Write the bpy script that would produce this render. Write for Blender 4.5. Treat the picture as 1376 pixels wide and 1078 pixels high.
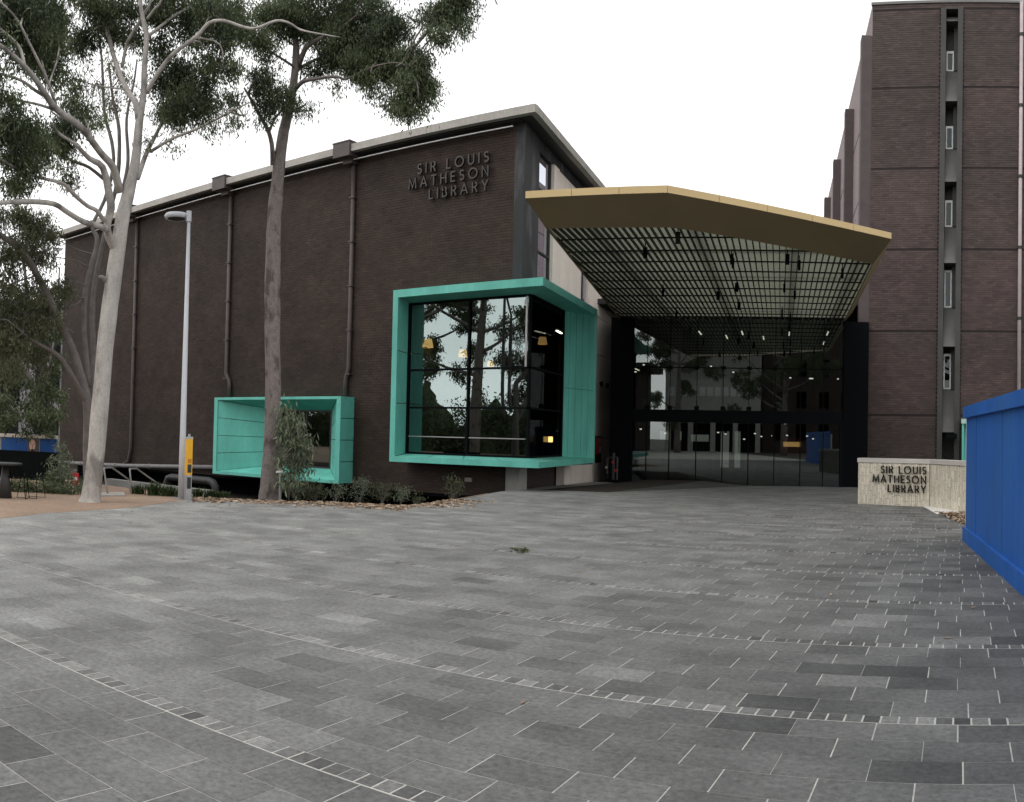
import bpy, math, random
import numpy as np
from mathutils import Matrix, Vector
random.seed(7); RNG = np.random.default_rng(7)
R = math.radians
for o in list(bpy.data.objects): bpy.data.objects.remove(o)
SC = bpy.context.scene; COL = SC.collection

# ------------------------------------------------------------------ camera (the photograph is a stitched cylindrical panorama)
EYE = 1.6
FPX, YAW, PITCH, ROLL, CY = 1203.377, 0.535194, 0.0203012, -0.0217604, 560.04   # pixels of the 1376 x 1078 photograph
def cam_axes():
    cp, sp, cr, sr = math.cos(PITCH), math.sin(PITCH), math.cos(ROLL), math.sin(ROLL)
    rp = np.array([[1, 0, 0], [0, cp, -sp], [0, sp, cp]]); rr = np.array([[cr, 0, sr], [0, 1, 0], [-sr, 0, cr]])
    c, s = math.cos(YAW), math.sin(YAW)
    return np.array([[c, -s, 0], [s, c, 0], [0, 0, 1]]) @ rp @ rr
AX = cam_axes()
cam = bpy.data.cameras.new('camera'); cam.type = 'PANO'; cam.panorama_type = 'CENTRAL_CYLINDRICAL'
cam.central_cylindrical_range_u_min = -688 / FPX; cam.central_cylindrical_range_u_max = 688 / FPX
cam.central_cylindrical_range_v_min = -(1078 - CY) / FPX; cam.central_cylindrical_range_v_max = CY / FPX
cam.central_cylindrical_radius = 1.0; cam.clip_start = 0.05; cam.clip_end = 1500
camo = bpy.data.objects.new('camera', cam); COL.objects.link(camo)
m4 = Matrix.Identity(4)
for i in range(3):
    m4[i][0], m4[i][1], m4[i][2] = AX[i, 0], AX[i, 2], -AX[i, 1]
m4[2][3] = EYE
camo.matrix_world = m4; SC.camera = camo

# ------------------------------------------------------------------ sky, sun, exposure: bright overcast
SUN_EL, SUN_AZ = R(58), R(205)
w = bpy.data.worlds.new('World'); SC.world = w; w.use_nodes = True
nt = w.node_tree; nt.nodes.clear()
sky = nt.nodes.new('ShaderNodeTexSky'); sky.sky_type = 'NISHITA'; sky.sun_disc = False
sky.sun_elevation = SUN_EL; sky.sun_rotation = SUN_AZ; sky.air_density = 2.0; sky.dust_density = 0.3; sky.ozone_density = 1.0
hs = nt.nodes.new('ShaderNodeHueSaturation'); hs.inputs['Saturation'].default_value = 0.015
tc = nt.nodes.new('ShaderNodeTexCoord'); mp = nt.nodes.new('ShaderNodeMapping'); mp.inputs['Scale'].default_value = (1.6, 1.6, 4.0)
nz = nt.nodes.new('ShaderNodeTexNoise'); nz.inputs['Scale'].default_value = 1.7; nz.inputs['Detail'].default_value = 7; nz.inputs['Roughness'].default_value = 0.5
rg = nt.nodes.new('ShaderNodeMapRange'); rg.inputs[1].default_value = 0.3; rg.inputs[2].default_value = 0.7; rg.inputs[3].default_value = 1.55; rg.inputs[4].default_value = 1.95
mx = nt.nodes.new('ShaderNodeVectorMath'); mx.operation = 'SCALE'
bg = nt.nodes.new('ShaderNodeBackground'); bg.inputs['Strength'].default_value = 0.15
wo = nt.nodes.new('ShaderNodeOutputWorld')
L = nt.links.new
L(sky.outputs[0], hs.inputs['Color']); L(tc.outputs['Generated'], mp.inputs[0]); L(mp.outputs[0], nz.inputs['Vector']); L(nz.outputs[0], rg.inputs[0])
L(hs.outputs[0], mx.inputs[0]); L(rg.outputs[0], mx.inputs['Scale']); L(mx.outputs[0], bg.inputs['Color']); L(bg.outputs[0], wo.inputs[0])
sl = bpy.data.lights.new('sun', 'SUN'); sl.energy = 0.5; sl.angle = R(22); sl.color = (1, 0.97, 0.93)
so = bpy.data.objects.new('sun', sl); COL.objects.link(so)
sdir = Vector((math.sin(SUN_AZ) * math.cos(SUN_EL), math.cos(SUN_AZ) * math.cos(SUN_EL), math.sin(SUN_EL)))
so.rotation_euler = sdir.to_track_quat('Z', 'Y').to_euler()
vs = SC.view_settings; vs.view_transform = 'Standard'; vs.look = 'None'; vs.exposure = 0.0; vs.gamma = 1.0; vs.use_curve_mapping = False
SC.cycles.max_bounces = 10; SC.cycles.transparent_max_bounces = 24; SC.cycles.glossy_bounces = 5; SC.cycles.diffuse_bounces = 4
SC.cycles.caustics_reflective = False; SC.cycles.caustics_refractive = False

# ------------------------------------------------------------------ surveying: photograph pixel -> world point at a known plane or range
def look(px, py):
    u = (px - 688) / FPX; v = (CY - py) / FPX
    return AX @ np.array([math.sin(u), math.cos(u), v])
def at_y(px, py, Y):
    d = look(px, py); t = Y / d[1]; return np.array([d[0] * t, Y, EYE + d[2] * t])
def at_r(px, py, r):
    d = look(px, py); t = r / math.hypot(d[0], d[1]); return np.array([d[0] * t, d[1] * t, EYE + d[2] * t])
def at_z(px, py, z=0.0):
    d = look(px, py); t = (z - EYE) / d[2]; return np.array([d[0] * t, d[1] * t, z])
SK = R(-13.4)                                  # the entrance is skewed against the brick front
UX = np.array([math.cos(SK), -math.sin(SK)]); VX = np.array([math.sin(SK), math.cos(SK)])
def uv(p, q, z=0.0):
    a = p * UX + q * VX; return np.array([a[0], a[1], z])
def gz(x, y):
    q = VX[0] * x + VX[1] * y
    return 0.0 if q < 24 else -0.018 * (min(q, 36) - 24)

# ------------------------------------------------------------------ materials
MATS = {}
def nodes(name):
    m = bpy.data.materials.new(name); m.use_nodes = True; n = m.node_tree; b = n.nodes['Principled BSDF']; MATS[name] = m
    return m, n, b
def mat(name, col, rough=0.7, metal=0.0, var=0.12, scale=3.0, bump=0.0, bscale=30, spec=0.35, stretch=None, var2=0.0, col2=None, mix_scale=0.7, mix=(0.45, 0.65), emit=None):
    m, n, b = nodes(name)
    geo = n.nodes.new('ShaderNodeNewGeometry'); mp = n.nodes.new('ShaderNodeMapping')
    if stretch: mp.inputs['Scale'].default_value = stretch
    n.links.new(geo.outputs['Position'], mp.inputs[0])
    nz = n.nodes.new('ShaderNodeTexNoise'); nz.inputs['Scale'].default_value = scale; nz.inputs['Detail'].default_value = 6; nz.inputs['Roughness'].default_value = 0.6
    n.links.new(mp.outputs[0], nz.inputs['Vector'])
    r = n.nodes.new('ShaderNodeMapRange'); r.inputs[1].default_value = 0.25; r.inputs[2].default_value = 0.75; r.inputs[3].default_value = 1 - var; r.inputs[4].default_value = 1 + var
    n.links.new(nz.outputs[0], r.inputs[0])
    val = r.outputs[0]
    if var2:
        z2 = n.nodes.new('ShaderNodeTexNoise'); z2.inputs['Scale'].default_value = scale * 14; z2.inputs['Detail'].default_value = 3
        n.links.new(mp.outputs[0], z2.inputs['Vector'])
        r2 = n.nodes.new('ShaderNodeMapRange'); r2.inputs[1].default_value = 0.3; r2.inputs[2].default_value = 0.7; r2.inputs[3].default_value = 1 - var2; r2.inputs[4].default_value = 1 + var2
        n.links.new(z2.outputs[0], r2.inputs[0])
        mm = n.nodes.new('ShaderNodeMath'); mm.operation = 'MULTIPLY'; n.links.new(val, mm.inputs[0]); n.links.new(r2.outputs[0], mm.inputs[1]); val = mm.outputs[0]
    vm = n.nodes.new('ShaderNodeVectorMath'); vm.operation = 'SCALE'; vm.inputs[0].default_value = col[:3]
    if col2:
        z3 = n.nodes.new('ShaderNodeTexNoise'); z3.inputs['Scale'].default_value = mix_scale; z3.inputs['Detail'].default_value = 5
        n.links.new(mp.outputs[0], z3.inputs['Vector'])
        r3 = n.nodes.new('ShaderNodeMapRange'); r3.inputs[1].default_value = mix[0]; r3.inputs[2].default_value = mix[1]
        n.links.new(z3.outputs[0], r3.inputs[0])
        mc = n.nodes.new('ShaderNodeMix'); mc.data_type = 'RGBA'; mc.inputs[6].default_value = (*col[:3], 1); mc.inputs[7].default_value = (*col2[:3], 1)
        n.links.new(r3.outputs[0], mc.inputs[0]); n.links.new(mc.outputs[2], vm.inputs[0])
    n.links.new(val, vm.inputs['Scale']); n.links.new(vm.outputs[0], b.inputs['Base Color'])
    b.inputs['Roughness'].default_value = rough; b.inputs['Metallic'].default_value = metal; b.inputs['Specular IOR Level'].default_value = spec
    if bump:
        z4 = n.nodes.new('ShaderNodeTexNoise'); z4.inputs['Scale'].default_value = bscale; z4.inputs['Detail'].default_value = 4
        n.links.new(mp.outputs[0], z4.inputs['Vector'])
        bp = n.nodes.new('ShaderNodeBump'); bp.inputs['Strength'].default_value = bump; bp.inputs['Distance'].default_value = 0.02
        n.links.new(z4.outputs[0], bp.inputs['Height']); n.links.new(bp.outputs[0], b.inputs['Normal'])
    if emit:
        b.inputs['Emission Color'].default_value = (*emit[:3], 1); b.inputs['Emission Strength'].default_value = emit[3]
    return m
def tone_mat(name, lo, hi, rough, grain=0.0, gscale=60, patch=None, pscale=0.5, spec=0.3, transl=0.0, bump=0.0, obj_tone=False, stain=0.0):
    """colour runs lo..hi with the piece's own tone (face attribute, or the object's 'tone')"""
    m, n, b = nodes(name)
    at = n.nodes.new('ShaderNodeAttribute'); at.attribute_name = 'tone'; at.attribute_type = 'OBJECT' if obj_tone else 'GEOMETRY'
    mc = n.nodes.new('ShaderNodeMix'); mc.data_type = 'RGBA'; mc.inputs[6].default_value = (*lo, 1); mc.inputs[7].default_value = (*hi, 1)
    n.links.new(at.outputs['Fac'], mc.inputs[0]); out = mc.outputs[2]
    geo = n.nodes.new('ShaderNodeNewGeometry')
    if patch:
        z = n.nodes.new('ShaderNodeTexNoise'); z.inputs['Scale'].default_value = pscale; z.inputs['Detail'].default_value = 4
        n.links.new(geo.outputs['Position'], z.inputs['Vector'])
        r = n.nodes.new('ShaderNodeMapRange'); r.inputs[1].default_value = 0.42; r.inputs[2].default_value = 0.62; r.inputs[4].default_value = 0.75
        n.links.new(z.outputs[0], r.inputs[0])
        m2 = n.nodes.new('ShaderNodeMix'); m2.data_type = 'RGBA'; m2.blend_type = 'MULTIPLY'; m2.inputs[7].default_value = (*patch, 1)
        n.links.new(r.outputs[0], m2.inputs[0]); n.links.new(out, m2.inputs[6]); out = m2.outputs[2]
    if grain:
        z = n.nodes.new('ShaderNodeTexNoise'); z.inputs['Scale'].default_value = gscale; z.inputs['Detail'].default_value = 7; z.inputs['Roughness'].default_value = 0.78
        n.links.new(geo.outputs['Position'], z.inputs['Vector'])
        r = n.nodes.new('ShaderNodeMapRange'); r.inputs[1].default_value = 0.25; r.inputs[2].default_value = 0.75; r.inputs[3].default_value = 1 - grain; r.inputs[4].default_value = 1 + grain
        n.links.new(z.outputs[0], r.inputs[0])
        val = r.outputs[0]
        if stain:
            z5 = n.nodes.new('ShaderNodeTexNoise'); z5.inputs['Scale'].default_value = 1.3; z5.inputs['Detail'].default_value = 8; z5.inputs['Roughness'].default_value = 0.62
            n.links.new(geo.outputs['Position'], z5.inputs['Vector'])
            r5 = n.nodes.new('ShaderNodeMapRange'); r5.inputs[1].default_value = 0.3; r5.inputs[2].default_value = 0.7; r5.inputs[3].default_value = 1 - stain; r5.inputs[4].default_value = 1 + stain
            n.links.new(z5.outputs[0], r5.inputs[0])
            mm = n.nodes.new('ShaderNodeMath'); mm.operation = 'MULTIPLY'; n.links.new(val, mm.inputs[0]); n.links.new(r5.outputs[0], mm.inputs[1]); val = mm.outputs[0]
        v = n.nodes.new('ShaderNodeVectorMath'); v.operation = 'SCALE'; n.links.new(out, v.inputs[0]); n.links.new(val, v.inputs['Scale']); out = v.outputs[0]
        if bump:
            bp = n.nodes.new('ShaderNodeBump'); bp.inputs['Strength'].default_value = bump; bp.inputs['Distance'].default_value = 0.006
            n.links.new(z.outputs[0], bp.inputs['Height']); n.links.new(bp.outputs[0], b.inputs['Normal'])
    n.links.new(out, b.inputs['Base Color']); b.inputs['Roughness'].default_value = rough; b.inputs['Specular IOR Level'].default_value = spec
    if transl:
        t = n.nodes.new('ShaderNodeBsdfTranslucent'); n.links.new(out, t.inputs[0]); ms = n.nodes.new('ShaderNodeMixShader'); ms.inputs[0].default_value = transl
        n.links.new(b.outputs[0], ms.inputs[1]); n.links.new(t.outputs[0], ms.inputs[2]); n.links.new(ms.outputs[0], n.nodes['Material Output'].inputs[0])
    return m
def glass(name, tint, refl, fres=0.5, tcol=(0.9, 0.97, 0.95)):
    m, n, b = nodes(name); n.nodes.remove(b)
    tr = n.nodes.new('ShaderNodeBsdfTransparent'); tr.inputs[0].default_value = (*tint, 1)
    gl = n.nodes.new('ShaderNodeBsdfGlossy'); gl.inputs['Roughness'].default_value = 0.004; gl.inputs[0].default_value = (*tcol, 1)
    lw = n.nodes.new('ShaderNodeFresnel'); lw.inputs[0].default_value = 1.5
    ma = n.nodes.new('ShaderNodeMath'); ma.operation = 'MULTIPLY_ADD'; ma.inputs[1].default_value = fres; ma.inputs[2].default_value = refl; ma.use_clamp = True
    n.links.new(lw.outputs[0], ma.inputs[0])
    ms = n.nodes.new('ShaderNodeMixShader'); n.links.new(ma.outputs[0], ms.inputs[0]); n.links.new(tr.outputs[0], ms.inputs[1]); n.links.new(gl.outputs[0], ms.inputs[2])
    n.links.new(ms.outputs[0], n.nodes['Material Output'].inputs[0]); return m
def emis(name, col, s):
    m, n, b = nodes(name); b.inputs['Base Color'].default_value = (*col, 1); b.inputs['Emission Color'].default_value = (*col, 1); b.inputs['Emission Strength'].default_value = s; return m

M_BRICK = tone_mat('dark_brick', (0.029, 0.0195, 0.015), (0.064, 0.041, 0.032), 0.75, 0.25, 40, patch=(0.66, 0.70, 0.66), pscale=0.28, stain=0.28)
M_BRICK_O = tone_mat('dark_brick_single', (0.029, 0.0195, 0.015), (0.064, 0.041, 0.032), 0.75, 0.25, 40, patch=(0.66, 0.70, 0.66), pscale=0.28, stain=0.18, obj_tone=True)
M_TBRICK = tone_mat('tower_brick', (0.050, 0.036, 0.034), (0.112, 0.076, 0.071), 0.75, 0.25, 30, patch=(0.70, 0.80, 0.74), pscale=0.3, stain=0.15)
M_TBRICK_O = tone_mat('tower_brick_single', (0.050, 0.036, 0.034), (0.112, 0.076, 0.071), 0.75, 0.25, 30, patch=(0.70, 0.80, 0.74), pscale=0.3, stain=0.15, obj_tone=True)
M_MORTAR = mat('dark_mortar', (0.016, 0.012, 0.011), 0.9)
M_TMORTAR = mat('tower_mortar', (0.026, 0.020, 0.019), 0.9)
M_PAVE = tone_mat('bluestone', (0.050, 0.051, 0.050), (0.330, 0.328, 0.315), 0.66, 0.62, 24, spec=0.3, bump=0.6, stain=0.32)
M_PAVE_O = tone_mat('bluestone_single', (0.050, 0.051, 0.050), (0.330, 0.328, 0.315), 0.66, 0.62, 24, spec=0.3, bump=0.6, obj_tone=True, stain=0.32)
M_GROUT = mat('pale_grout', (0.45, 0.435, 0.40), 0.9, var=0.32, scale=5, var2=0.15)
M_BROWN = mat('brown_paving', (0.30, 0.21, 0.15), 0.85, var=0.2, scale=0.9, var2=0.15, bump=0.3)
M_SOIL = mat('dark_soil', (0.045, 0.035, 0.028), 0.95, var=0.4, scale=3, var2=0.3, bump=0.8)
M_GROUND = mat('worn_asphalt', (0.10, 0.10, 0.095), 0.9, var=0.25, scale=0.4, var2=0.15)
M_TEAL = mat('teal_paint', (0.132, 0.485, 0.405), 0.5, var=0.20, scale=1.6, stretch=(1, 1, 0.35), var2=0.05)
M_TEALD = mat('teal_joint', (0.03, 0.16, 0.12), 0.7)
M_COPING = mat('pale_coping', (0.37, 0.35, 0.32), 0.8, var=0.2, scale=1.2, var2=0.1)
M_CONC = mat('grey_concrete', (0.27, 0.26, 0.245), 0.85, var=0.2, scale=1.0, stretch=(1, 1, 0.4), var2=0.08, bump=0.15)
M_CREAM = mat('cream_concrete', (0.74, 0.67, 0.60), 0.8, var=0.12, scale=1.5, stretch=(1, 1, 0.3), var2=0.06)
M_CHAR = mat('stained_charcoal', (0.030, 0.031, 0.033), 0.7, var=0.35, scale=1.4, stretch=(1, 1, 0.35), col2=(0.10, 0.10, 0.105), mix=(0.52, 0.72), mix_scale=1.5)
M_STEELD = mat('dark_steel', (0.035, 0.033, 0.033), 0.5, var=0.15)
M_PIPE = mat('brown_pipe', (0.075, 0.058, 0.054), 0.5, var=0.2)
M_BLACK = mat('black_cladding', (0.007, 0.008, 0.009), 0.8, var=0.2, spec=0.03)
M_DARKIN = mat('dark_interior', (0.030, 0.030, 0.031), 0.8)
M_MIDIN = mat('grey_interior', (0.16, 0.16, 0.155), 0.7)
M_FLASH = mat('white_flashing', (0.82, 0.82, 0.82), 0.4)
M_GALV = mat('galvanised', (0.42, 0.42, 0.42), 0.4, metal=0.6, var=0.15)
M_RAIL = mat('dull_steel', (0.30, 0.30, 0.30), 0.5, metal=0.3)
M_FOOTPIPE = mat('grey_drain_pipe', (0.22, 0.21, 0.21), 0.6, var=0.2)
M_STAIN = mat('stainless', (0.5, 0.5, 0.5), 0.25, metal=1.0, var=0.08)
M_LAMPPOST = mat('pale_post_paint', (0.55, 0.56, 0.59), 0.4, var=0.06)
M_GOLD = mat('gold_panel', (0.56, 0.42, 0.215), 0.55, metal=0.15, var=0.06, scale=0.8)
M_GOLDU = mat('shaded_gold_soffit', (0.20, 0.155, 0.08), 0.5, metal=0.15, var=0.12, scale=0.6)  # gold panel darkened: the underside's shade is put into the colour
M_BLADE = mat('dark_blade', (0.016, 0.015, 0.010), 0.55, var=0.2)
M_BLUE = mat('blue_hoarding_paint', (0.011, 0.095, 0.36), 0.6, var=0.2, scale=1.6, stretch=(1, 1, 0.25), var2=0.08, bump=0.12, bscale=9, col2=(0.020, 0.105, 0.33), mix=(0.5, 0.7), mix_scale=1.1)
M_WHITE = mat('white_paint', (0.72, 0.71, 0.68), 0.6, var=0.08)
M_YELL = mat('yellow_paint', (0.80, 0.42, 0.02), 0.4, var=0.06)
M_RED = mat('red_paint', (0.50, 0.02, 0.03), 0.4, var=0.1)
M_LETTER = mat('dark_bronze_letter', (0.060, 0.055, 0.052), 0.35, metal=0.6, var=0.1)
M_LETTERB = mat('black_letter', (0.018, 0.015, 0.012), 0.4, metal=0.3, var=0.1)
M_BARK1 = mat('smooth_pale_bark', (0.43, 0.40, 0.37), 0.85, var=0.30, scale=3.2, stretch=(1, 1, 0.45), var2=0.16, bump=0.5, bscale=14, col2=(0.22, 0.20, 0.185), mix=(0.49, 0.60), mix_scale=2.2)
M_BARK2 = mat('rough_grey_bark', (0.22, 0.19, 0.178), 0.92, var=0.35, scale=5.0, stretch=(1, 1, 0.5), var2=0.35, bump=1.0, bscale=20, col2=(0.085, 0.068, 0.06), mix=(0.5, 0.64), mix_scale=5)
M_BARK3 = mat('dark_bark', (0.17, 0.152, 0.142), 0.9, var=0.3, scale=4.0, var2=0.2, bump=0.5)
M_LEAF = tone_mat('gum_leaf', (0.028, 0.042, 0.022), (0.200, 0.245, 0.125), 0.6, transl=0.38, spec=0.4)
M_LEAF2 = tone_mat('olive_leaf', (0.034, 0.042, 0.022), (0.17, 0.18, 0.09), 0.55, transl=0.25, spec=0.4)
M_LEAF3 = tone_mat('grey_leaf', (0.06, 0.08, 0.05), (0.27, 0.31, 0.20), 0.6, transl=0.2)
M_GRASS = tone_mat('strappy_leaf', (0.020, 0.036, 0.014), (0.08, 0.115, 0.04), 0.5, transl=0.2)
M_MULCH = tone_mat('bark_mulch', (0.20, 0.135, 0.09), (0.56, 0.43, 0.31), 0.9)
M_GLASS = glass('window_glass', (0.34, 0.38, 0.38), 0.23, 0.55, (0.70, 0.82, 0.80))
M_GLASSE = glass('entrance_glass', (0.36, 0.38, 0.38), 0.10, 0.4, (0.9, 0.97, 0.95))
M_GLASSR = glass('return_glass', (0.30, 0.32, 0.32), 0.02, 0.10)
M_GLASSS = glass('upper_window_glass', (0.3, 0.32, 0.36), 0.55, 0.6, (0.85, 0.88, 0.97))
M_TWG = glass('tower_glass', (0.25, 0.26, 0.28), 0.02, 0.35)
M_LIGHT = emis('tube_light', (1.0, 0.93, 0.72), 4.0)
M_SPOTL = emis('spot_light', (1.0, 0.95, 0.85), 5.0)
M_SHADE = emis('lit_lamp_shade', (0.62, 0.33, 0.11), 9.0)
M_WARM = emis('warm_glow', (1.0, 0.55, 0.18), 1.8)
M_COOL = emis('lit_room', (0.9, 0.92, 0.8), 0.5)
m, n, b = nodes('translucent_roof')
tr = n.nodes.new('ShaderNodeBsdfTranslucent'); tr.inputs[0].default_value = (0.43, 0.44, 0.385, 1); df = n.nodes.new('ShaderNodeBsdfDiffuse'); df.inputs[0].default_value = (0.45, 0.46, 0.42, 1)
ms = n.nodes.new('ShaderNodeMixShader'); ms.inputs[0].default_value = 0.75; n.links.new(df.outputs[0], ms.inputs[1]); n.links.new(tr.outputs[0], ms.inputs[2]); n.links.new(ms.outputs[0], n.nodes['Material Output'].inputs[0]); n.nodes.remove(b)
M_TRANS = m
def brick_course_mat(name, c1, c2, mortar):
    m, n, b = nodes(name)
    geo = n.nodes.new('ShaderNodeNewGeometry'); sp = n.nodes.new('ShaderNodeSeparateXYZ'); cb = n.nodes.new('ShaderNodeCombineXYZ')
    n.links.new(geo.outputs['Position'], sp.inputs[0]); ad = n.nodes.new('ShaderNodeMath'); n.links.new(sp.outputs[0], ad.inputs[0]); n.links.new(sp.outputs[1], ad.inputs[1])
    n.links.new(ad.outputs[0], cb.inputs[0]); n.links.new(sp.outputs[2], cb.inputs[1])
    br = n.nodes.new('ShaderNodeTexBrick'); br.inputs['Color1'].default_value = (*c1, 1); br.inputs['Color2'].default_value = (*c2, 1); br.inputs['Mortar'].default_value = (*mortar, 1)
    br.inputs['Scale'].default_value = 1; br.inputs['Brick Width'].default_value = 0.24; br.inputs['Row Height'].default_value = 0.086; br.inputs['Mortar Size'].default_value = 0.008
    n.links.new(cb.outputs[0], br.inputs['Vector']); n.links.new(br.outputs[0], b.inputs['Base Color']); b.inputs['Roughness'].default_value = 0.8
    return m
M_SIDEBRICK = brick_course_mat('lit_side_brick', (0.20, 0.155, 0.155), (0.26, 0.20, 0.20), (0.12, 0.10, 0.10))  # tower brick paled: light on the side wall is put into the colour
M_DARKBRICK = brick_course_mat('low_brick', (0.05, 0.035, 0.032), (0.065, 0.045, 0.04), (0.02, 0.018, 0.016))

# ------------------------------------------------------------------ mesh helpers
class MB:
    def __init__(s): s.v = []; s.f = []; s.t = []; s.tone = 0.5
    def add(s, vs, fs, tone=None):
        o = len(s.v); s.v += [tuple(float(c) for c in p) for p in vs]; s.f += [tuple(i + o for i in f) for f in fs]
        s.t += [s.tone if tone is None else tone] * len(fs); return s
    def box(s, x0, x1, y0, y1, z0, z1, tone=None):
        return s.hexa([(x0, y0, z0), (x1, y0, z0), (x1, y1, z0), (x0, y1, z0), (x0, y0, z1), (x1, y0, z1), (x1, y1, z1), (x0, y1, z1)], tone)
    def hexa(s, p, tone=None):
        return s.add(p, [(0, 3, 2, 1), (4, 5, 6, 7), (0, 1, 5, 4), (1, 2, 6, 5), (2, 3, 7, 6), (3, 0, 4, 7)], tone)
    def slab(s, quad, thick):                     # a quad (4 points) given thickness along its normal
        q = [np.array(p, float) for p in quad]; nrm = np.cross(q[1] - q[0], q[3] - q[0]); nrm /= np.linalg.norm(nrm)
        return s.hexa([p for p in q] + [p + nrm * thick for p in q])
    def bar(s, a, b, wd, ht, up=(0, 0, 1)):
        a = np.array(a, float); b = np.array(b, float); d = b - a; d /= np.linalg.norm(d); up = np.array(up, float)
        x = np.cross(d, up); x /= np.linalg.norm(x); z = np.cross(x, d)
        P = []
        for e in (a, b):
            for sx, sz in ((-1, -1), (1, -1), (1, 1), (-1, 1)): P.append(e + x * sx * wd / 2 + z * sz * ht / 2)
        return s.hexa([P[0], P[1], P[2], P[3], P[4], P[5], P[6], P[7]])
    def prism(s, poly, z0, z1):
        n = len(poly); lo = [(*p[:2], z0) for p in poly]; hi = [(*p[:2], z1) for p in poly]
        return s.add(lo + hi, [tuple(range(n))[::-1], tuple(range(n, 2 * n))] + [(i, (i + 1) % n, n + (i + 1) % n, n + i) for i in range(n)])
    def tube(s, pts, rad, sides=8, caps=True, wob=0.0, tone=None):
        pts = [np.array(p, float) for p in pts]; n = len(pts)
        if not hasattr(rad, '__len__'): rad = [rad] * n
        vs = []; ref = np.array([0.31, 0.95, 0.02])
        t0 = pts[1] - pts[0]; t0 /= np.linalg.norm(t0)
        if abs(t0 @ ref) > 0.9: ref = np.array([0.95, 0.1, 0.3])
        x = np.cross(t0, ref); x /= np.linalg.norm(x)
        for i in range(n):
            t = pts[min(i + 1, n - 1)] - pts[max(i - 1, 0)]; L_ = np.linalg.norm(t); t = t / L_ if L_ > 1e-9 else t0
            x = x - t * (x @ t); x /= np.linalg.norm(x); y = np.cross(t, x)
            for k in range(sides):
                a = 2 * math.pi * k / sides; r = rad[i] * (1 + (wob * random.uniform(-1, 1) if wob else 0))
                vs.append(pts[i] + (x * math.cos(a) + y * math.sin(a)) * r)
        fs = [(i * sides + k, i * sides + (k + 1) % sides, (i + 1) * sides + (k + 1) % sides, (i + 1) * sides + k) for i in range(n - 1) for k in range(sides)]
        if caps: fs += [tuple(range(sides))[::-1], tuple(range((n - 1) * sides, n * sides))]
        return s.add(vs, fs, tone)
    def mesh(s, name, m=None, smooth=False, tones=False):
        me = bpy.data.meshes.new(name); me.from_pydata(s.v, [], s.f); me.update()
        if m: me.materials.append(m)
        if smooth: me.polygons.foreach_set('use_smooth', [True] * len(me.polygons))
        if tones:
            at = me.attributes.new('tone', 'FLOAT', 'FACE'); at.data.foreach_set('value', s.t)
        return me
    def build(s, name, m=None, parent=None, smooth=False, tones=False, **tags):
        return link(name, s.mesh(name, m, smooth, tones), parent, **tags)
def link(name, me, parent=None, **tags):
    o = bpy.data.objects.new(name, me); COL.objects.link(o)
    if parent is not None:
        o.parent = parent; o.matrix_parent_inverse = Matrix.Translation(-Vector(world_loc(parent)))
    for k, v in tags.items(): o[k] = v
    return o
LOCS = {}
def world_loc(o):
    p = (0.0, 0.0, 0.0)
    while o is not None:
        p = tuple(a + b for a, b in zip(p, LOCS.get(o.name, (0, 0, 0)))); o = None
    return p
def thing(name, label, cat, loc=(0, 0, 0), group=None):
    o = bpy.data.objects.new(name, None); COL.objects.link(o); o.location = loc; o.empty_display_size = 0.2
    LOCS[o.name] = tuple(float(c) for c in loc); o['label'] = label; o['category'] = cat
    if group: o['group'] = group
    return o
def np_mesh(name, V, F, m, tone=None, smooth=False):     # V (n,3), F (k,4) or (k,3)
    me = bpy.data.meshes.new(name); k = F.shape[1]
    me.vertices.add(len(V)); me.vertices.foreach_set('co', np.ascontiguousarray(V, dtype=np.float32).ravel())
    me.loops.add(F.size); me.loops.foreach_set('vertex_index', np.ascontiguousarray(F, dtype=np.int32).ravel())
    me.polygons.add(len(F)); me.polygons.foreach_set('loop_start', np.arange(0, F.size, k, dtype=np.int32))
    me.materials.append(m)
    if tone is not None:
        at = me.attributes.new('tone', 'FLOAT', 'FACE'); at.data.foreach_set('value', np.ascontiguousarray(tone, dtype=np.float32))
    me.update(calc_edges=True); me.validate()
    if not smooth: me.shade_flat()
    return me
def spline(pts, per=4):
    P = [np.array(p, float) for p in pts]
    if len(P) < 3: return P
    Q = [2 * P[0] - P[1]] + P + [2 * P[-1] - P[-2]]; out = []
    for i in range(1, len(Q) - 2):
        a, b, c, d = Q[i - 1], Q[i], Q[i + 1], Q[i + 2]
        for k in range(per):
            t = k / per; out.append(0.5 * (2 * b + (c - a) * t + (2 * a - 5 * b + 4 * c - d) * t * t + (3 * b - a - 3 * c + d) * t ** 3))
    return out + [P[-1]]

# ------------------------------------------------------------------ ground
def inside(poly, x, y):
    c = False; j = len(poly) - 1
    for i in range(len(poly)):
        xi, yi = poly[i][:2]; xj, yj = poly[j][:2]
        if (yi > y) != (yj > y) and x < (xj - xi) * (y - yi) / (yj - yi) + xi: c = not c
        j = i
    return c
def seg_dist(x, y, a, b):
    ax, ay = a[:2]; bx, by = b[:2]; dx, dy = bx - ax, by - ay; t = max(0, min(1, ((x - ax) * dx + (y - ay) * dy) / (dx * dx + dy * dy)))
    return math.hypot(x - ax - t * dx, y - ay - t * dy)
SUNK_EDGE = [(-13.5, 22.6), (-12.95, 20.6), (-12.17, 17.86), (-11.56, 15.4), (-13.4, 14.65), (-15.0, 13.25), (-15.6, 12.75), (-17.5, 13.2), (-21.0, 13.2), (-26, 13.6), (-46, 22)]
SUNK = SUNK_EDGE + [(-46, 40), (-13.5, 40)]
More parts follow.
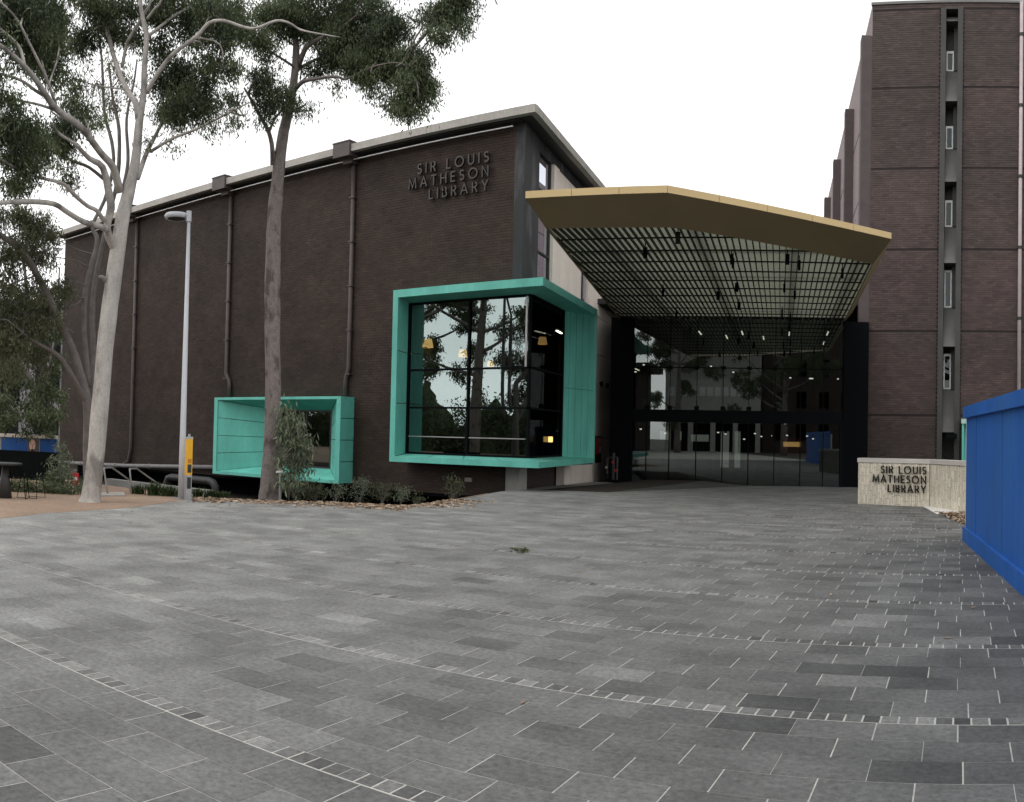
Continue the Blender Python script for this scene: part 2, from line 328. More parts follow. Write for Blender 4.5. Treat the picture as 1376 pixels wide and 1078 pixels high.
def ground_z(x, y):
    if not inside(SUNK, x, y): return -0.035
    d = min(seg_dist(x, y, SUNK_EDGE[i], SUNK_EDGE[i + 1]) for i in range(len(SUNK_EDGE) - 1))
    t = min(d / 2.6, 1); t = t * t * (3 - 2 * t); return -0.035 - 1.05 * t
xs = sorted(set([-900, -400, -200, -120, -80, -60] + [round(v, 2) for v in np.arange(-48, -10.9, 0.7)] + [-8, -4, 0, 6, 20, 60, 150, 400, 900]))
ys = sorted(set([-900, -400, -150, -60, -30, -10, 0, 6, 10] + [round(v, 2) for v in np.arange(12, 27, 0.6)] + [30, 34, 40, 60, 100, 200, 450, 900]))
g = MB(); nx = len(xs)
g.v = [(x, y, (ground_z(x, y) if y < 36 else -0.3 - (0.3 if x > -40 else 0)) if -48 < x < -10 else (-0.035 if y < 24 else -0.3)) for y in ys for x in xs]
g.f = [(j * nx + i, j * nx + i + 1, (j + 1) * nx + i + 1, (j + 1) * nx + i) for j in range(len(ys) - 1) for i in range(nx - 1)]; g.t = [0.5] * len(g.f)
ground = g.build('ground', M_GROUND, smooth=True, kind='structure'); ground.data.materials.append(M_SOIL)
for p in ground.data.polygons:
    c = p.center
    if -47 < c.x < -11 and 12.5 < c.y < 40: p.material_index = 1

PLAZA = [(-12, -45), (-12.3, 3), (-13.18, 6.65), (-13.75, 7.82), (-14.25, 10.1), (-15.35, 12.3), (-15.0, 13.05), (-13.4, 14.5), (-11.56, 15.3), (-12.17, 17.86), (-12.8, 20.4), (-13.3, 22.4), (-13.5, 23.4), (-15.7, 34.0),
         tuple(uv(-7.4, 34.6)[:2]), tuple(uv(3.3, 34.6)[:2]), (-3.3, 34.45), (-3.36, 22.7), (-1.66, 22.0), (-0.5, 17.4), (-0.36, 14.6), (2.2, 14.4), (3.2, -45)]
def clip_cell(poly, cell):                      # plaza polygon clipped by a convex cell (counter-clockwise)
    out = [tuple(p) for p in poly]
    for i in range(4):
        a = cell[i]; b = cell[(i + 1) % 4]; ex, ey = b[0] - a[0], b[1] - a[1]; inp, out = out, []
        if not inp: return []
        side = lambda p: ex * (p[1] - a[1]) - ey * (p[0] - a[0])
        for k in range(len(inp)):
            p, q = inp[k - 1], inp[k]; sp, sq = side(p), side(q)
            if (sp >= 0) != (sq >= 0):
                t = sp / (sp - sq); out.append((p[0] + (q[0] - p[0]) * t, p[1] + (q[1] - p[1]) * t))
            if sq >= 0: out.append(q)
    return out
GA = 0.0352745; E1 = np.array([math.cos(GA), math.sin(GA)]); E2 = np.array([-math.sin(GA), math.cos(GA)])
pb = MB()
for i in range(-12, 5):
    for j in range(-24, 20):
        c = [(i * 2.0 - 0, j * 2.0), (i * 2.0 + 2, j * 2.0), (i * 2.0 + 2, j * 2.0 + 2), (i * 2.0, j * 2.0 + 2)]
        ins = [inside(PLAZA, *p) for p in c]
        pl = c if all(ins) and not any(inside(c, *p) for p in PLAZA) else clip_cell(PLAZA, c)
        if len(pl) >= 3: pb.add([(x, y, gz(x, y) - 0.0012) for x, y in pl], [tuple(range(len(pl)))])
pavement = pb.build('pavement', M_GROUT, kind='structure')
BAND0, PITCH_B = 2.01870342 * EYE, 1.17545587 * EYE
pieces = {'paver': [], 'sett': []}
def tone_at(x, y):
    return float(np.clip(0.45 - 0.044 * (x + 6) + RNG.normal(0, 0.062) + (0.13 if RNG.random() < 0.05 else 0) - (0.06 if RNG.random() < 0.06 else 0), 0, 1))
def lay(kind, d0, d1, s0, s1):
    cell = [tuple(E1 * s + E2 * d) for s, d in ((s0, d0), (s1, d0), (s1, d1), (s0, d1))]
    ins = [inside(PLAZA, *p) for p in cell]
    if not any(ins): return
    poly = cell if all(ins) else clip_cell(PLAZA, cell)
    if len(poly) >= 3: pieces[kind].append(poly)
rows = []
for b in range(-2, 18):
    d = BAND0 + (b - 0) * PITCH_B
    rows.append(('sett', d + 0.008, d + 0.128)); h = (PITCH_B - 0.134) / 6
    for k in range(6): rows.append(('paver', d + 0.134 + k * h, d + 0.134 + (k + 1) * h - 0.0052))
for n_, (kind, d0, d1) in enumerate(rows):
    if d0 < -0.6: continue
    s = -22 + (0.23 if n_ % 2 else 0.0) + RNG.normal(0, 0.02)
    while s < 5:
        if kind == 'sett': ln = 0.092; gap = 0.012 if RNG.random() < 0.9 else 0.006
        else: gap = 0.0080 if RNG.random() < 0.70 else 0.004; ln = 0.459 - gap
        lay(kind, d0, d1, s, s + ln); s += ln + gap
def in_frame(x, y):
    u = math.atan2(x, y) + YAW; r = math.hypot(x, y); return abs(u) < 690 / FPX and r > 2.9
paver_cache = {}
for kind in ('paver', 'sett'):
    P_ = pieces[kind]; cen = [np.mean(np.array(p), axis=0) for p in P_]
    order = sorted(range(len(P_)), key=lambda i: (0 if in_frame(*cen[i]) else 1, float(np.hypot(*cen[i]))))
    first = set(order[:300]); st = MB()
    for i, p in enumerate(P_):
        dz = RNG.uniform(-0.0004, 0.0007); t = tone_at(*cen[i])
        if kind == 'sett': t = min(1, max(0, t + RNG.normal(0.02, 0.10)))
        n = len(p); top = [(x, y, gz(x, y) + dz) for x, y in p]; bot = [(x, y, gz(x, y) - 0.03) for x, y in p]
        fs = [tuple(range(n))] + [(k, n + k, n + (k + 1) % n, (k + 1) % n) for k in range(n)]
        if i in first:
            sig = (kind, round(float(np.hypot(p[1][0] - p[0][0], p[1][1] - p[0][1])), 3), n)
            c = cen[i]
            if n == 4 and sig in paver_cache: me = paver_cache[sig]
            else:
                q = MB(); q.add([(x - c[0], y - c[1], z - dz) for x, y, z in top] + [(x - c[0], y - c[1], z) for x, y, z in bot], fs); me = q.mesh(kind, M_PAVE_O)
                if n == 4: paver_cache[sig] = me
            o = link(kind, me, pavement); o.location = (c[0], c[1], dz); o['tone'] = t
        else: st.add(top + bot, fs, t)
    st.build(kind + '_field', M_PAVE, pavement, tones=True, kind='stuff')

# brown paving on the left, bark mulch strip, concrete slab and bed by the sign
bp_ = MB(); poly = [(-60, -20), (-12.05, -20), (-12.35, 3), (-13.23, 6.65), (-13.8, 7.82), (-14.3, 10.1), (-15.4, 12.3), (-15.55, 12.7), (-17.4, 13.1), (-20.9, 13.1), (-25.9, 13.5), (-60, 14)]
bp_.prism(poly, -0.2, -0.004); bp_.build('brown_path', M_BROWN, kind='structure')
def strip(pts, wid, n, mtl, name, size=0.05):
    V, F, T = [], [], []
    for k in range(n):
        i = random.randrange(len(pts) - 1); a = np.array(pts[i][:2]); b = np.array(pts[i + 1][:2]); t = random.random(); p = a + (b - a) * t
        d = (b - a) / np.linalg.norm(b - a); nn = np.array([-d[1], d[0]]); p = p + nn * abs(random.gauss(0, wid * 0.5)) * random.choice([1, 1, 1, 1, -0.15])
        z = max(ground_z(p[0], p[1]), -0.9) + 0.03 + random.random() * 0.03; a_ = random.random() * 6.28; l = size * random.uniform(0.5, 1.5); w_ = l * random.uniform(0.2, 0.5)
        ca, sa = math.cos(a_), math.sin(a_); o = len(V)
        for x, y in ((-l, -w_), (l, -w_), (l, w_), (-l, w_)): V.append((p[0] + x * ca - y * sa, p[1] + x * sa + y * ca, z + random.uniform(-0.012, 0.02)))
        F.append((o, o + 1, o + 2, o + 3)); T.append(random.random())
    me = np_mesh(name, np.array(V), np.array(F), mtl, T); o = link(name, me, None); o['kind'] = 'stuff'; return o
EDGE = [(-15.5, 12.65), (-15.0, 13.15), (-13.4, 14.6), (-12.4, 15.0), (-11.6, 15.45), (-12.2, 17.95), (-12.85, 20.5)]
kb = MB()
kp = EDGE
for a, b in zip(kp[:-1], kp[1:]):
    kb.bar((*a, -0.05), (*b, -0.05), 0.10, 0.11)
kb.build('garden_edging', mat('rusty_edging', (0.22, 0.15, 0.11), 0.9), kind='structure')
strip(list(reversed(EDGE))[1:], 0.9, 2600, M_MULCH, 'bark_mulch', 0.045)
sb = MB(); sb.prism([tuple(at_z(1241, 681)[:2]), tuple(at_z(1258, 691)[:2]), tuple(at_z(1299, 692)[:2]), tuple(at_z(1272, 681.5)[:2])], -0.1, 0.012); sb.build('concrete_slab', M_WHITE, kind='structure')
bd = MB(); bd.prism([(-1.25, 20.1), (-0.52, 17.45), (1.4, 17.2), (0.8, 20.05)], -0.2, -0.01); bd.build('planting_bed', M_SOIL, kind='structure')
strip([(0.3, 19.6), (-0.75, 19.6)], 0.1, 20, M_MULCH, 'bark_chips')
V = []; 
def chips(poly, n, name, size=0.04):
    xs_ = [p[0] for p in poly]; ys_ = [p[1] for p in poly]; V, F, T = [], [], []
    while len(F) < n:
        x, y = random.uniform(min(xs_), max(xs_)), random.uniform(min(ys_), max(ys_))
        if not inside(poly, x, y): continue
        a_ = random.random() * 6.28; l = size * random.uniform(0.5, 1.6); w_ = l * random.uniform(0.25, 0.5); ca, sa = math.cos(a_), math.sin(a_); o = len(V)
        for p, q in ((-l, -w_), (l, -w_), (l, w_), (-l, w_)): V.append((x + p * ca - q * sa, y + p * sa + q * ca, 0.01 + random.uniform(0, 0.05)))
        F.append((o, o + 1, o + 2, o + 3)); T.append(random.random() * 0.6)
    o = link(name, np_mesh(name, np.array(V), np.array(F), M_MULCH, T)); o['kind'] = 'stuff'
chips([(-1.25, 20.1), (-0.52, 17.45), (1.0, 17.3), (0.8, 20.0)], 900, 'bed_mulch')

V, F, T = [], [], []
for k in range(150):
    x, y = (random.uniform(-15, -11), random.uniform(8, 15)) if k < 110 else (random.uniform(-12, 0), random.uniform(4, 20))
    if not inside(PLAZA, x, y): continue
    a_ = random.random() * 6.28; l = random.uniform(0.03, 0.06); w_ = l * 0.28; o = len(V)
    for p, q in ((-l, 0), (0, -w_), (l, 0), (0, w_)): V.append((x + p * math.cos(a_) - q * math.sin(a_), y + p * math.sin(a_) + q * math.cos(a_), 0.006 + random.uniform(0, 0.012)))
    F.append((o, o + 1, o + 2, o + 3)); T.append(random.random() * 0.5)
o = link('leaf_litter', np_mesh('leaf_litter', np.array(V), np.array(F), M_MULCH, T)); o['kind'] = 'stuff'
# ------------------------------------------------------------------ bricks
BH, BL, BJ = 0.086, 0.24, 0.010
def brick_wall(parent, x0, x1, z0, z1, Y, holes, m_field, m_one, tone_fn, joints=(), cam_x=0.0):
    zs = np.arange(z0, z1 - 0.05, BH); X, Z, Lh = [], [], []
    for r_, z in enumerate(zs):
        off = (r_ % 2) * BL / 2; xx = np.arange(x0 - off, x1, BL)
        for x in xx:
            a = max(x, x0); b_ = min(x + BL - 0.004, x1)
            if b_ - a < 0.03: continue
            c = (a + b_) / 2; zc = z + BH / 2
            if any(h[0] < c < h[1] and h[2] < zc < h[3] for h in holes): continue
            if any(abs(zc - j) < BH * 0.5 for j in joints): continue
            X.append(a); Z.append(z); Lh.append(b_ - a)
    X, Z, Lh = map(np.array, (X, Z, Lh)); n = len(X); H = BH - BJ
    dep = RNG.uniform(0.009, 0.017, n); tone = np.clip(tone_fn(X, Z) + RNG.normal(0, 0.13, n), 0, 1)
    dist = np.hypot(np.hypot(X + Lh / 2, Y), (Z - EYE)); u = np.arctan2(X, Y) + YAW
    key = dist + np.where(np.abs(u) < 0.565, 0, 1000) + np.where(Lh < 0.2, 500, 0) + np.where((Z - EYE) / np.hypot(X, Y) > 0.46, 1000, 0)
    first = np.argsort(key)[:300]; rest = np.setdiff1d(np.arange(n), first)
    def corners(i):
        x, z, l, d = X[i], Z[i], Lh[i], dep[i]
        return np.stack([np.stack([x, Y - d, z], -1), np.stack([x + l, Y - d, z], -1), np.stack([x + l, Y - d, z + H], -1), np.stack([x, Y - d, z + H], -1),
                         np.stack([x, Y + 0 * d, z], -1), np.stack([x + l, Y + 0 * d, z], -1), np.stack([x + l, Y + 0 * d, z + H], -1), np.stack([x, Y + 0 * d, z + H], -1)], 1)
    C = corners(rest).reshape(-1, 3); base = (np.arange(len(rest)) * 8)[:, None, None]
    Q = np.array([(0, 1, 2, 3), (0, 4, 5, 1), (3, 2, 6, 7), (0, 3, 7, 4), (1, 5, 6, 2)])[None]
    F = (base + Q).reshape(-1, 4)
    o = link('brick_field', np_mesh('brick_field', C, F, m_field, np.repeat(tone[rest], 5)), parent); o['kind'] = 'stuff'
    q = MB(); l = BL - 0.004
    q.add([(0, -0.014, 0), (l, -0.014, 0), (l, -0.014, H), (0, -0.014, H), (0, 0, 0), (l, 0, 0), (l, 0, H), (0, 0, H)], [tuple(f) for f in Q[0].tolist()]); me = q.mesh('brick', m_one)
    for i in first:
        o = link('brick', me, parent); o.location = (X[i], Y, Z[i]); o.scale = (Lh[i] / l, dep[i] / 0.014, 1); o['tone'] = float(tone[i])
def wall_cells(mb, x0, x1, z0, z1, y0, y1, holes):
    ex = sorted({x0, x1, *[h[k] for h in holes for k in (0, 1) if x0 < h[k] < x1]}); ez = sorted({z0, z1, *[h[k] for h in holes for k in (2, 3) if z0 < h[k] < z1]})
    for i in range(len(ex) - 1):
        for j in range(len(ez) - 1):
            cx, cz = (ex[i] + ex[i + 1]) / 2, (ez[j] + ez[j + 1]) / 2
            if not any(h[0] < cx < h[1] and h[2] < cz < h[3] for h in holes): mb.box(ex[i], ex[i + 1], y0, y1, ez[j], ez[j + 1])

# ------------------------------------------------------------------ the library
FY = 22.9; XL, XR = -38.95, -13.66; ZB, ZT = -0.28, 10.88
SB = dict(x0=-26.2, x1=-19.74, z0=-0.16, z1=2.75, yf=22.2)          # small teal window box
BB = dict(x0=-17.47, x1=-12.12, z0=0.68, z1=6.06, yf=22.0)          # big teal corner window box
lib = thing('library_building', 'dark brown brick library with two teal window boxes and pale flat roof edge', 'building', (-13.7, 23, 0))
holes = [(SB['x0'] + 0.1, SB['x1'] - 0.02, SB['z0'] + 0.08, SB['z1'] - 0.08), (BB['x0'] + 0.1, XR + 0.02, BB['z0'] + 0.08, BB['z1'] - 0.05)]
mb = MB(); wall_cells(mb, XL, XR - 0.02, ZB, ZT, FY + 0.0, FY + 0.3, holes); mb.build('wall', M_MORTAR, lib)
brick_wall(lib, XL, XR, ZB, ZT, FY, holes, M_BRICK, M_BRICK_O, lambda x, z: 0.42 + 0.10 * np.sin(x * 0.35 + 1) + 0.05 * np.sin(z * 1.1 + x * 0.2))
SD = R(-11.5); SV = np.array([math.sin(SD), math.cos(SD)])            # direction of the side wall
def side(t, off=0.0, z=0.0, base=(-13.4, 22.9)):                      # t metres along the side wall, off metres outward
    p = np.array(base) + SV * t + np.array([SV[1], -SV[0]]) * off; return np.array([p[0], p[1], z])
def side_slab(mbx, t0, t1, z0, z1, off, th, base=(-13.4, 22.9)):
    a, b, c, d = side(t0, off - th, 0, base), side(t1, off - th, 0, base), side(t1, off, 0, base), side(t0, off, 0, base)
    mbx.hexa([(*p[:2], z0) for p in (d, c, b, a)] + [(*p[:2], z1) for p in (d, c, b, a)])
def t_at(px, off=0.0, base=(-13.4, 22.9)):                            # where a pixel column meets the side wall
    d = look(px, 590); p0 = np.array(base) + np.array([SV[1], -SV[0]]) * off; A = np.array([[d[0], -SV[0]], [d[1], -SV[1]]]); return float(np.linalg.solve(A, p0)[1])
# roof, coping, flashing
rf = MB(); rp = [(XL - 0.3, 22.3), tuple(side(-0.6, 0.62)[:2]), tuple(side(14, 0.62)[:2]), (-40, 37)]
rf.prism([(XL - 0.1, 22.42), tuple(side(-0.5, 0.5)[:2]), tuple(side(14, 0.5)[:2]), (-40, 37)], 10.96, 11.12); roof = rf.build('roof', M_STEELD, lib)
cx = [-39.2, -35.8, -32.7, -29.4, -26.3, -23.2, -20.0, -16.55, side(-0.6, 0.62)[0]]
for a, b in zip(cx[:-1], cx[1:]):
    q = MB(); q.box(a + 0.006, b - 0.006, 22.3, 22.5, 10.94, 11.18); q.build('coping', M_COPING, lib)
cs = [-0.58, 3.0, 6.6, 10.2, 14]
for a, b in zip(cs[:-1], cs[1:]):
    q = MB(); side_slab(q, a + 0.006, b - 0.006, 10.94 + (0.003 if a < 0 else 0), 11.18 + (0.003 if a < 0 else 0), 0.62, 0.2); q.build('coping', M_COPING, lib)
q = MB(); q.box(XL, XR + 0.3, 22.55, FY, 10.90, 10.95); q.box(XL, XR, FY - 0.05, FY + 0.1, 10.88, 10.96); q.build('eaves_beam', M_STEELD, lib)
q = MB(); q.box(XL, XR + 0.05, 22.62, 22.66, 10.755, 10.785); q.build('flashing', M_FLASH, lib)
# rainwater heads and downpipes
for xh, xp, jog, zb in ((-20.03, -19.95, 3.75, 2.83), (-26.35, -26.25, 3.75, 2.83), (-32.7, -32.55, 0.4, -0.35)):
    q = MB(); q.box(xh - 0.37, xh + 0.37, 22.22, 22.86, 10.80, 11.27); q.box(xh - 0.39, xh + 0.39, 22.2, 22.88, 11.27, 11.31); q.box(xh - 0.2, xh + 0.2, 22.55, 22.86, 10.65, 10.80); h = q.build('rainwater_head', M_PIPE, lib)
    if zb > 0:
        d = -0.12 if xp > -24 else 0.22
        path = [(xp, 22.8, 10.8), (xp, 22.8, jog), (xp + d * 0.15, 22.8, jog - 0.1), (xp + d * 0.85, 22.8, jog - 0.33), (xp + d, 22.8, jog - 0.45), (xp + d, 22.8, zb)]
    else: path = [(xp, 22.8, 10.8), (xp, 22.8, 0.6), (xp - 0.15, 22.8, 0.0), (xp - 0.6, 22.78, -0.2)]
    q = MB(); q.tube(path, 0.075, 10); dp = q.build('downpipe', M_PIPE, lib, smooth=True)
    for k in range(5):
        z = 9.5 - k * 1.5; q = MB(); q.box(xp - 0.1, xp + 0.1, 22.71, 22.89, z, z + 0.05); q.build('bracket', M_PIPE, dp)
# low pipe along the wall foot
q = MB(); q.tube([(-39.5, 22.72, -0.38), (-33, 22.72, -0.22), (-26.25, 22.72, 0.06)], 0.09, 10); lp = q.build('drain_pipe', M_FOOTPIPE, lib, smooth=True)
for x, z in ((-36.5, -0.305), (-33.6, -0.235), (-31.0, -0.14), (-28.2, -0.02)):
    q = MB(); q.tube([(x - 0.06, 22.72, z - 0.003), (x + 0.06, 22.72, z + 0.003)], 0.11, 10); q.build('pipe_collar', M_FOOTPIPE, lp)
# undercroft
q = MB(); q.box(XL - 1, -13.9, 24.6, 24.9, -1.4, -0.2); q.box(XL - 1, -14, 22.95, 24.9, -0.38, -0.285); q.build('undercroft', M_BLACK, lib)
q = MB(); q.tube([(-24.6, 21.0, -0.95), (-24.6, 21.0, -0.55), (-24.75, 21.0, -0.40), (-24.95, 21.0, -0.35), (-27.2, 21.0, -0.35), (-27.4, 21.0, -0.4), (-27.5, 21.0, -0.6), (-27.5, 21.0, -0.95)], 0.14, 12)
duct = q.build('duct_pipe', M_STEELD, lib, smooth=True)
q = MB(); q.box(-15.18, -14.93, FY - 0.06, FY - 0.012, 0.14, 0.26)
for k in range(3): q.box(-15.16, -14.95, FY - 0.075, FY - 0.06, 0.155 + k * 0.035, 0.17 + k * 0.035)
q.build('wall_vent', M_CONC, lib)
# lower brick wall under the corner box + concrete column
q = MB(); side_slab(q, 0.6, 7.2, -0.3, 0.75, -0.35, 0.2); q.build('base_wall', M_DARKBRICK, lib)
q = MB(); c0 = at_z(678.5, 657); q.box(c0[0], c0[0] + 0.47, 22.75, 23.2, -0.4, 0.72); q.build('column', M_CONC, lib)
# corner column, upper side window, cream side panels
q = MB(); q.hexa([(XR, FY - 0.02, 5.9), (-13.33, FY - 0.02, 5.9), tuple(side(1.15, 0.06, 5.9)), (XR, 24.4, 5.9), (XR, FY - 0.02, 10.95), (-13.33, FY - 0.02, 10.95), tuple(side(1.15, 0.06, 10.95)), (XR, 24.4, 10.95)]); q.build('corner_column', M_CHAR, lib)
ZW1 = 10.55
q = MB(); side_slab(q, 1.15, 13.8, ZW1, 10.95, 0.02, 0.3); q.build('side_beam', M_CHAR, lib)
t0, t1, t2 = 1.15, t_at(733.5), t_at(741)
f = MB(); side_slab(f, t0, t0 + 0.08, 5.9, ZW1, 0.0, 0.12); side_slab(f, t1 - 0.08, t1, 5.9, ZW1, 0.0, 0.12)
for z in (7.4, 8.9, 9.4): side_slab(f, t0 + 0.08, t1 - 0.08, z, z + 0.06, 0.0, 0.1)
sw = f.build('side_window', M_STEELD, lib)
for z0, z1 in ((5.95, 7.4), (7.46, 8.9), (8.96, 9.4), (9.46, ZW1)):
    q = MB(); side_slab(q, t0 + 0.08, t1 - 0.08, z0, z1, -0.05, 0.01); q.build('pane', M_GLASSS, sw)
q = MB(); side_slab(q, t0 + 0.1, t1 - 0.1, 8.6, 9.3, -0.4, 0.02); q.build('blind', M_YELL, sw)
q = MB(); side_slab(q, t0, t1 + 1, 5.9, 10.5, -2.5, 0.05); q.build('back_wall', M_MIDIN, lib)
pan = [(t1, t2, 9.35, ZW1), (t1, t2, 5.9, 9.34), (t2, t2 + 3.0, 9.35, ZW1), (t2 + 3.01, t2 + 6.3, 9.35, ZW1), (t2, t_at(775), 6.4, 9.34), (t_at(785), t2 + 6.3, 6.4, 9.34)]
for i, (a, b, z0, z1) in enumerate(pan):
    q = MB(); side_slab(q, a + 0.008, b - 0.008, z0 + 0.008, z1 - 0.008, 0.10 if i < 2 else 0.05, 0.12); q.build('side_panel', M_CREAM, lib)
f = MB(); ta, tb = t_at(775), t_at(785); side_slab(f, ta, tb, 6.4, 9.34, -0.1, 0.1); sw2 = f.build('side_window', M_STEELD, lib)
q = MB(); side_slab(q, ta + (tb - ta) * 0.55, tb - 0.05, 6.5, 9.3, -0.04, 0.03); q.build('pane', M_GLASSS, sw2)
te = t_at(808)
for z0, z1 in ((-0.4, 1.55), (1.56, 3.0), (3.01, 4.9), (4.91, 6.39), (6.40, 8.6)):
    q = MB(); side_slab(q, 5.2 if z1 < 6.5 else t2 + 6.31, te + 2.6, z0 + 0.006, z1 - 0.006, 0.02, 0.3); q.build('concrete_panel', M_CREAM, lib)
q = MB(); side_slab(q, 0.9, 14, 5.0, 10.9, -0.32, 0.1); q.build('side_backing', M_BLACK, lib)
q = MB(); q.box(XL, XL + 0.3, FY, 37, ZB, 10.9); q.build('end_wall', M_DARKBRICK, lib)

def board_quads(a, b, c, d, n, gap, along):     # split quad a-b-c-d into n strips ('v' strips run a->d side by side, 'h' stacked)
    out = []; a, b, c, d = (np.array(p, float) for p in (a, b, c, d))
    for i in range(n):
        s0 = i / n + gap / 2; s1 = (i + 1) / n - gap / 2
        if along == 'v': out.append((a + (b - a) * s0, a + (b - a) * s1, d + (c - d) * s1, d + (c - d) * s0))
        else: out.append((a + (d - a) * s0, b + (c - b) * s0, b + (c - b) * s1, a + (d - a) * s1))
    return out
# --- small teal box: frame ring, splayed reveals, outer right side
x0, x1, z0, z1, yf = SB['x0'], SB['x1'], SB['z0'], SB['z1'], SB['yf']; t = 0.19
P0, P1, Q0, Q1, YP = -23.85, -21.08, 0.26, 2.31, 23.25
box1 = MB(); box1.box(x0, x1, yf, yf + 0.04, z1 - t * 0.5, z1); box1.box(x0, x1, yf, yf + 0.04, z0, z0 + t * 0.6); box1.box(x0, x0 + t, yf, yf + 0.04, z0 + t * 0.6, z1 - t * 0.5); box1.box(x1 - t, x1, yf, yf + 0.04, z0 + t * 0.6, z1 - t * 0.5)
box1.box(x0, x1 - 0.05, yf + 0.04, FY, z1 - 0.04, z1 - 0.003); box1.box(x0, x1 - 0.05, yf + 0.04, FY, z0 + 0.003, z0 + 0.04)
sbx = box1.build('window_box', M_TEAL, lib)
def panels(quads, th, parent, name='panel', m=M_TEAL):
    for qd in quads:
        q = MB(); q.slab(qd, th); q.build(name, m, parent)
i0, i1, j0, j1 = x0 + t, x1 - t, z0 + t * 0.6, z1 - t * 0.5; y_ = yf + 0.04
panels(board_quads((i0, y_, j0), (P0, YP, Q0), (P0, YP, Q1), (i0, y_, j1), 4, 0.008, 'h'), -0.02, sbx)
panels(board_quads((P1, YP, Q0), (i1, y_, j0), (i1, y_, j1), (P1, YP, Q1), 4, 0.008, 'h'), -0.02, sbx)
panels(board_quads((i0, y_, j1), (P0, YP, Q1), (P1, YP, Q1), (i1, y_, j1), 3, 0.004, 'h'), -0.02, sbx)
panels(board_quads((P0, YP, Q0), (i0, y_, j0), (i1, y_, j0), (P1, YP, Q0), 3, 0.004, 'h'), -0.02, sbx)
panels(board_quads((x1, yf + 0.045, z0), (x1, FY, z0), (x1, FY, z1), (x1, yf + 0.045, z1), 4, 0.008, 'h'), -0.04, sbx)
q = MB(); q.box(P0, P1, YP + 0.02, YP + 0.04, Q0, Q1); q.build('pane', M_GLASSE, sbx)
q = MB(); q.box(P0, P1, YP - 0.02, YP + 0.06, Q0, Q0 + 0.05); q.box(P0, P1, YP - 0.02, YP + 0.06, Q1 - 0.05, Q1); q.box(P1 - 0.05, P1, YP - 0.02, YP + 0.06, Q0 + 0.05, Q1 - 0.05); q.box(P0, P0 + 0.05, YP - 0.02, YP + 0.06, Q0 + 0.05, Q1 - 0.05); q.box(-22.3, -22.25, YP - 0.02, YP + 0.06, Q0 + 0.05, Q1 - 0.05); q.build('frame', M_STEELD, sbx)
q = MB(); q.box(P0 - 2.4, P1 + 0.5, 27, 27.1, -0.3, 2.9); q.box(P0 - 2.4, P1 + 0.5, 23.4, 27, -0.3, -0.2); q.box(P0 - 2.4, P1 + 0.5, 23.4, 27, 2.8, 2.9); q.box(P1 + 0.4, P1 + 0.5, 23.4, 27, -0.2, 2.8); q.box(P0 - 2.4, P0 - 2.3, 23.4, 27, -0.2, 2.8); q.build('room', M_DARKIN, sbx)
# --- big teal corner box
x0, x1, z0, z1, yf = BB['x0'], BB['x1'], BB['z0'], BB['z1'], BB['yf']; BC = (x1, yf)         # front corner
TE = t_at(799.5, 0, BC); GB = (-12.88, 22.7); TG = t_at(754, 0, GB)
def bs(tt, off=0.0, z=0.0): return side(tt, off, z, BC)
def gs(tt, off=0.0, z=0.0): return side(tt, off, z, GB)
bbx = MB()
q = bbx; q.box(x0, x1 - 0.003, yf, yf + 0.05, z1 - 0.24, z1); q.box(x0, x1 - 0.003, yf, yf + 0.05, z0, z0 + 0.17); q.box(x0, x0 + 0.2, yf, yf + 0.05, z0 + 0.17, z1 - 0.24)
side_slab(q, 0.0, TE, z1 - 0.24, z1 - 0.002, 0.0, 0.05, BC); side_slab(q, 0.0, TE, z0 + 0.002, z0 + 0.15, 0.0, 0.05, BC); side_slab(q, TE - 0.1, TE, z0 + 0.15, z1 - 0.24, 0.0, 0.05, BC)
big = q.build('window_box', M_TEAL, lib)
G0, GT0, GT1 = -17.35, 0.93, 5.72
def slab_poly(z, th): 
    q = MB(); q.prism([(x0 + 0.01, yf + 0.05), tuple(bs(0.05, -0.05)[:2]), tuple(bs(TE, -0.05)[:2]), tuple(bs(TE, -1.3)[:2]), (-14.2, 23.2), (x0 + 0.01, 23.2)], z, z + th); return q
slab_poly(z1 - 0.07, 0.06).build('top_slab', M_TEAL, big); slab_poly(z0 + 0.01, 0.05).build('bottom_slab', M_TEAL, big)
# soffit and sill slope in to the glass line
fl, fr = (x0 + 0.2, yf + 0.05), bs(0.05, -0.05)[:2]; gl_, gr = (G0, 22.7), GB; br_, gb_ = bs(TE - 0.1, -0.05)[:2], gs(TG)[:2]
panels([((*fl, z1 - 0.24), (*gl_, GT1), (*gr, GT1), (*fr, z1 - 0.24))], -0.02, big, 'soffit'); panels([((*fr, z1 - 0.24), (*gr, GT1), (*gb_, GT1), (*br_, z1 - 0.24))], -0.02, big, 'soffit')
panels(board_quads((*gl_, GT0), (*fl, z0 + 0.17), (*fr, z0 + 0.17), (*gr, GT0), 4, 0.006, 'h'), -0.02, big, 'sill'); panels([((*gr, GT0), (*fr, z0 + 0.17), (*br_, z0 + 0.17), (*gb_, GT0))], -0.02, big, 'sill')
panels(board_quads((*fl, z0 + 0.17), (*gl_, GT0), (*gl_, GT1), (*fl, z1 - 0.24), 3, 0.006, 'h'), -0.02, big)
for za, zb, n_ in ((0, 0.47, 5), (0.474, 1, 5)):                       # far jamb: two rows of five upright boards
    A = np.array([*gb_, GT0]); B = np.array([*br_, z0 + 0.17]); C = np.array([*br_, z1 - 0.24]); D = np.array([*gb_, GT1])
    qa, qb = A + (D - A) * za, B + (C - B) * za; qd, qc = A + (D - A) * zb, B + (C - B) * zb
    panels(board_quads(qa, qb, qc, qd, n_, 0.012, 'v'), -0.025, big)
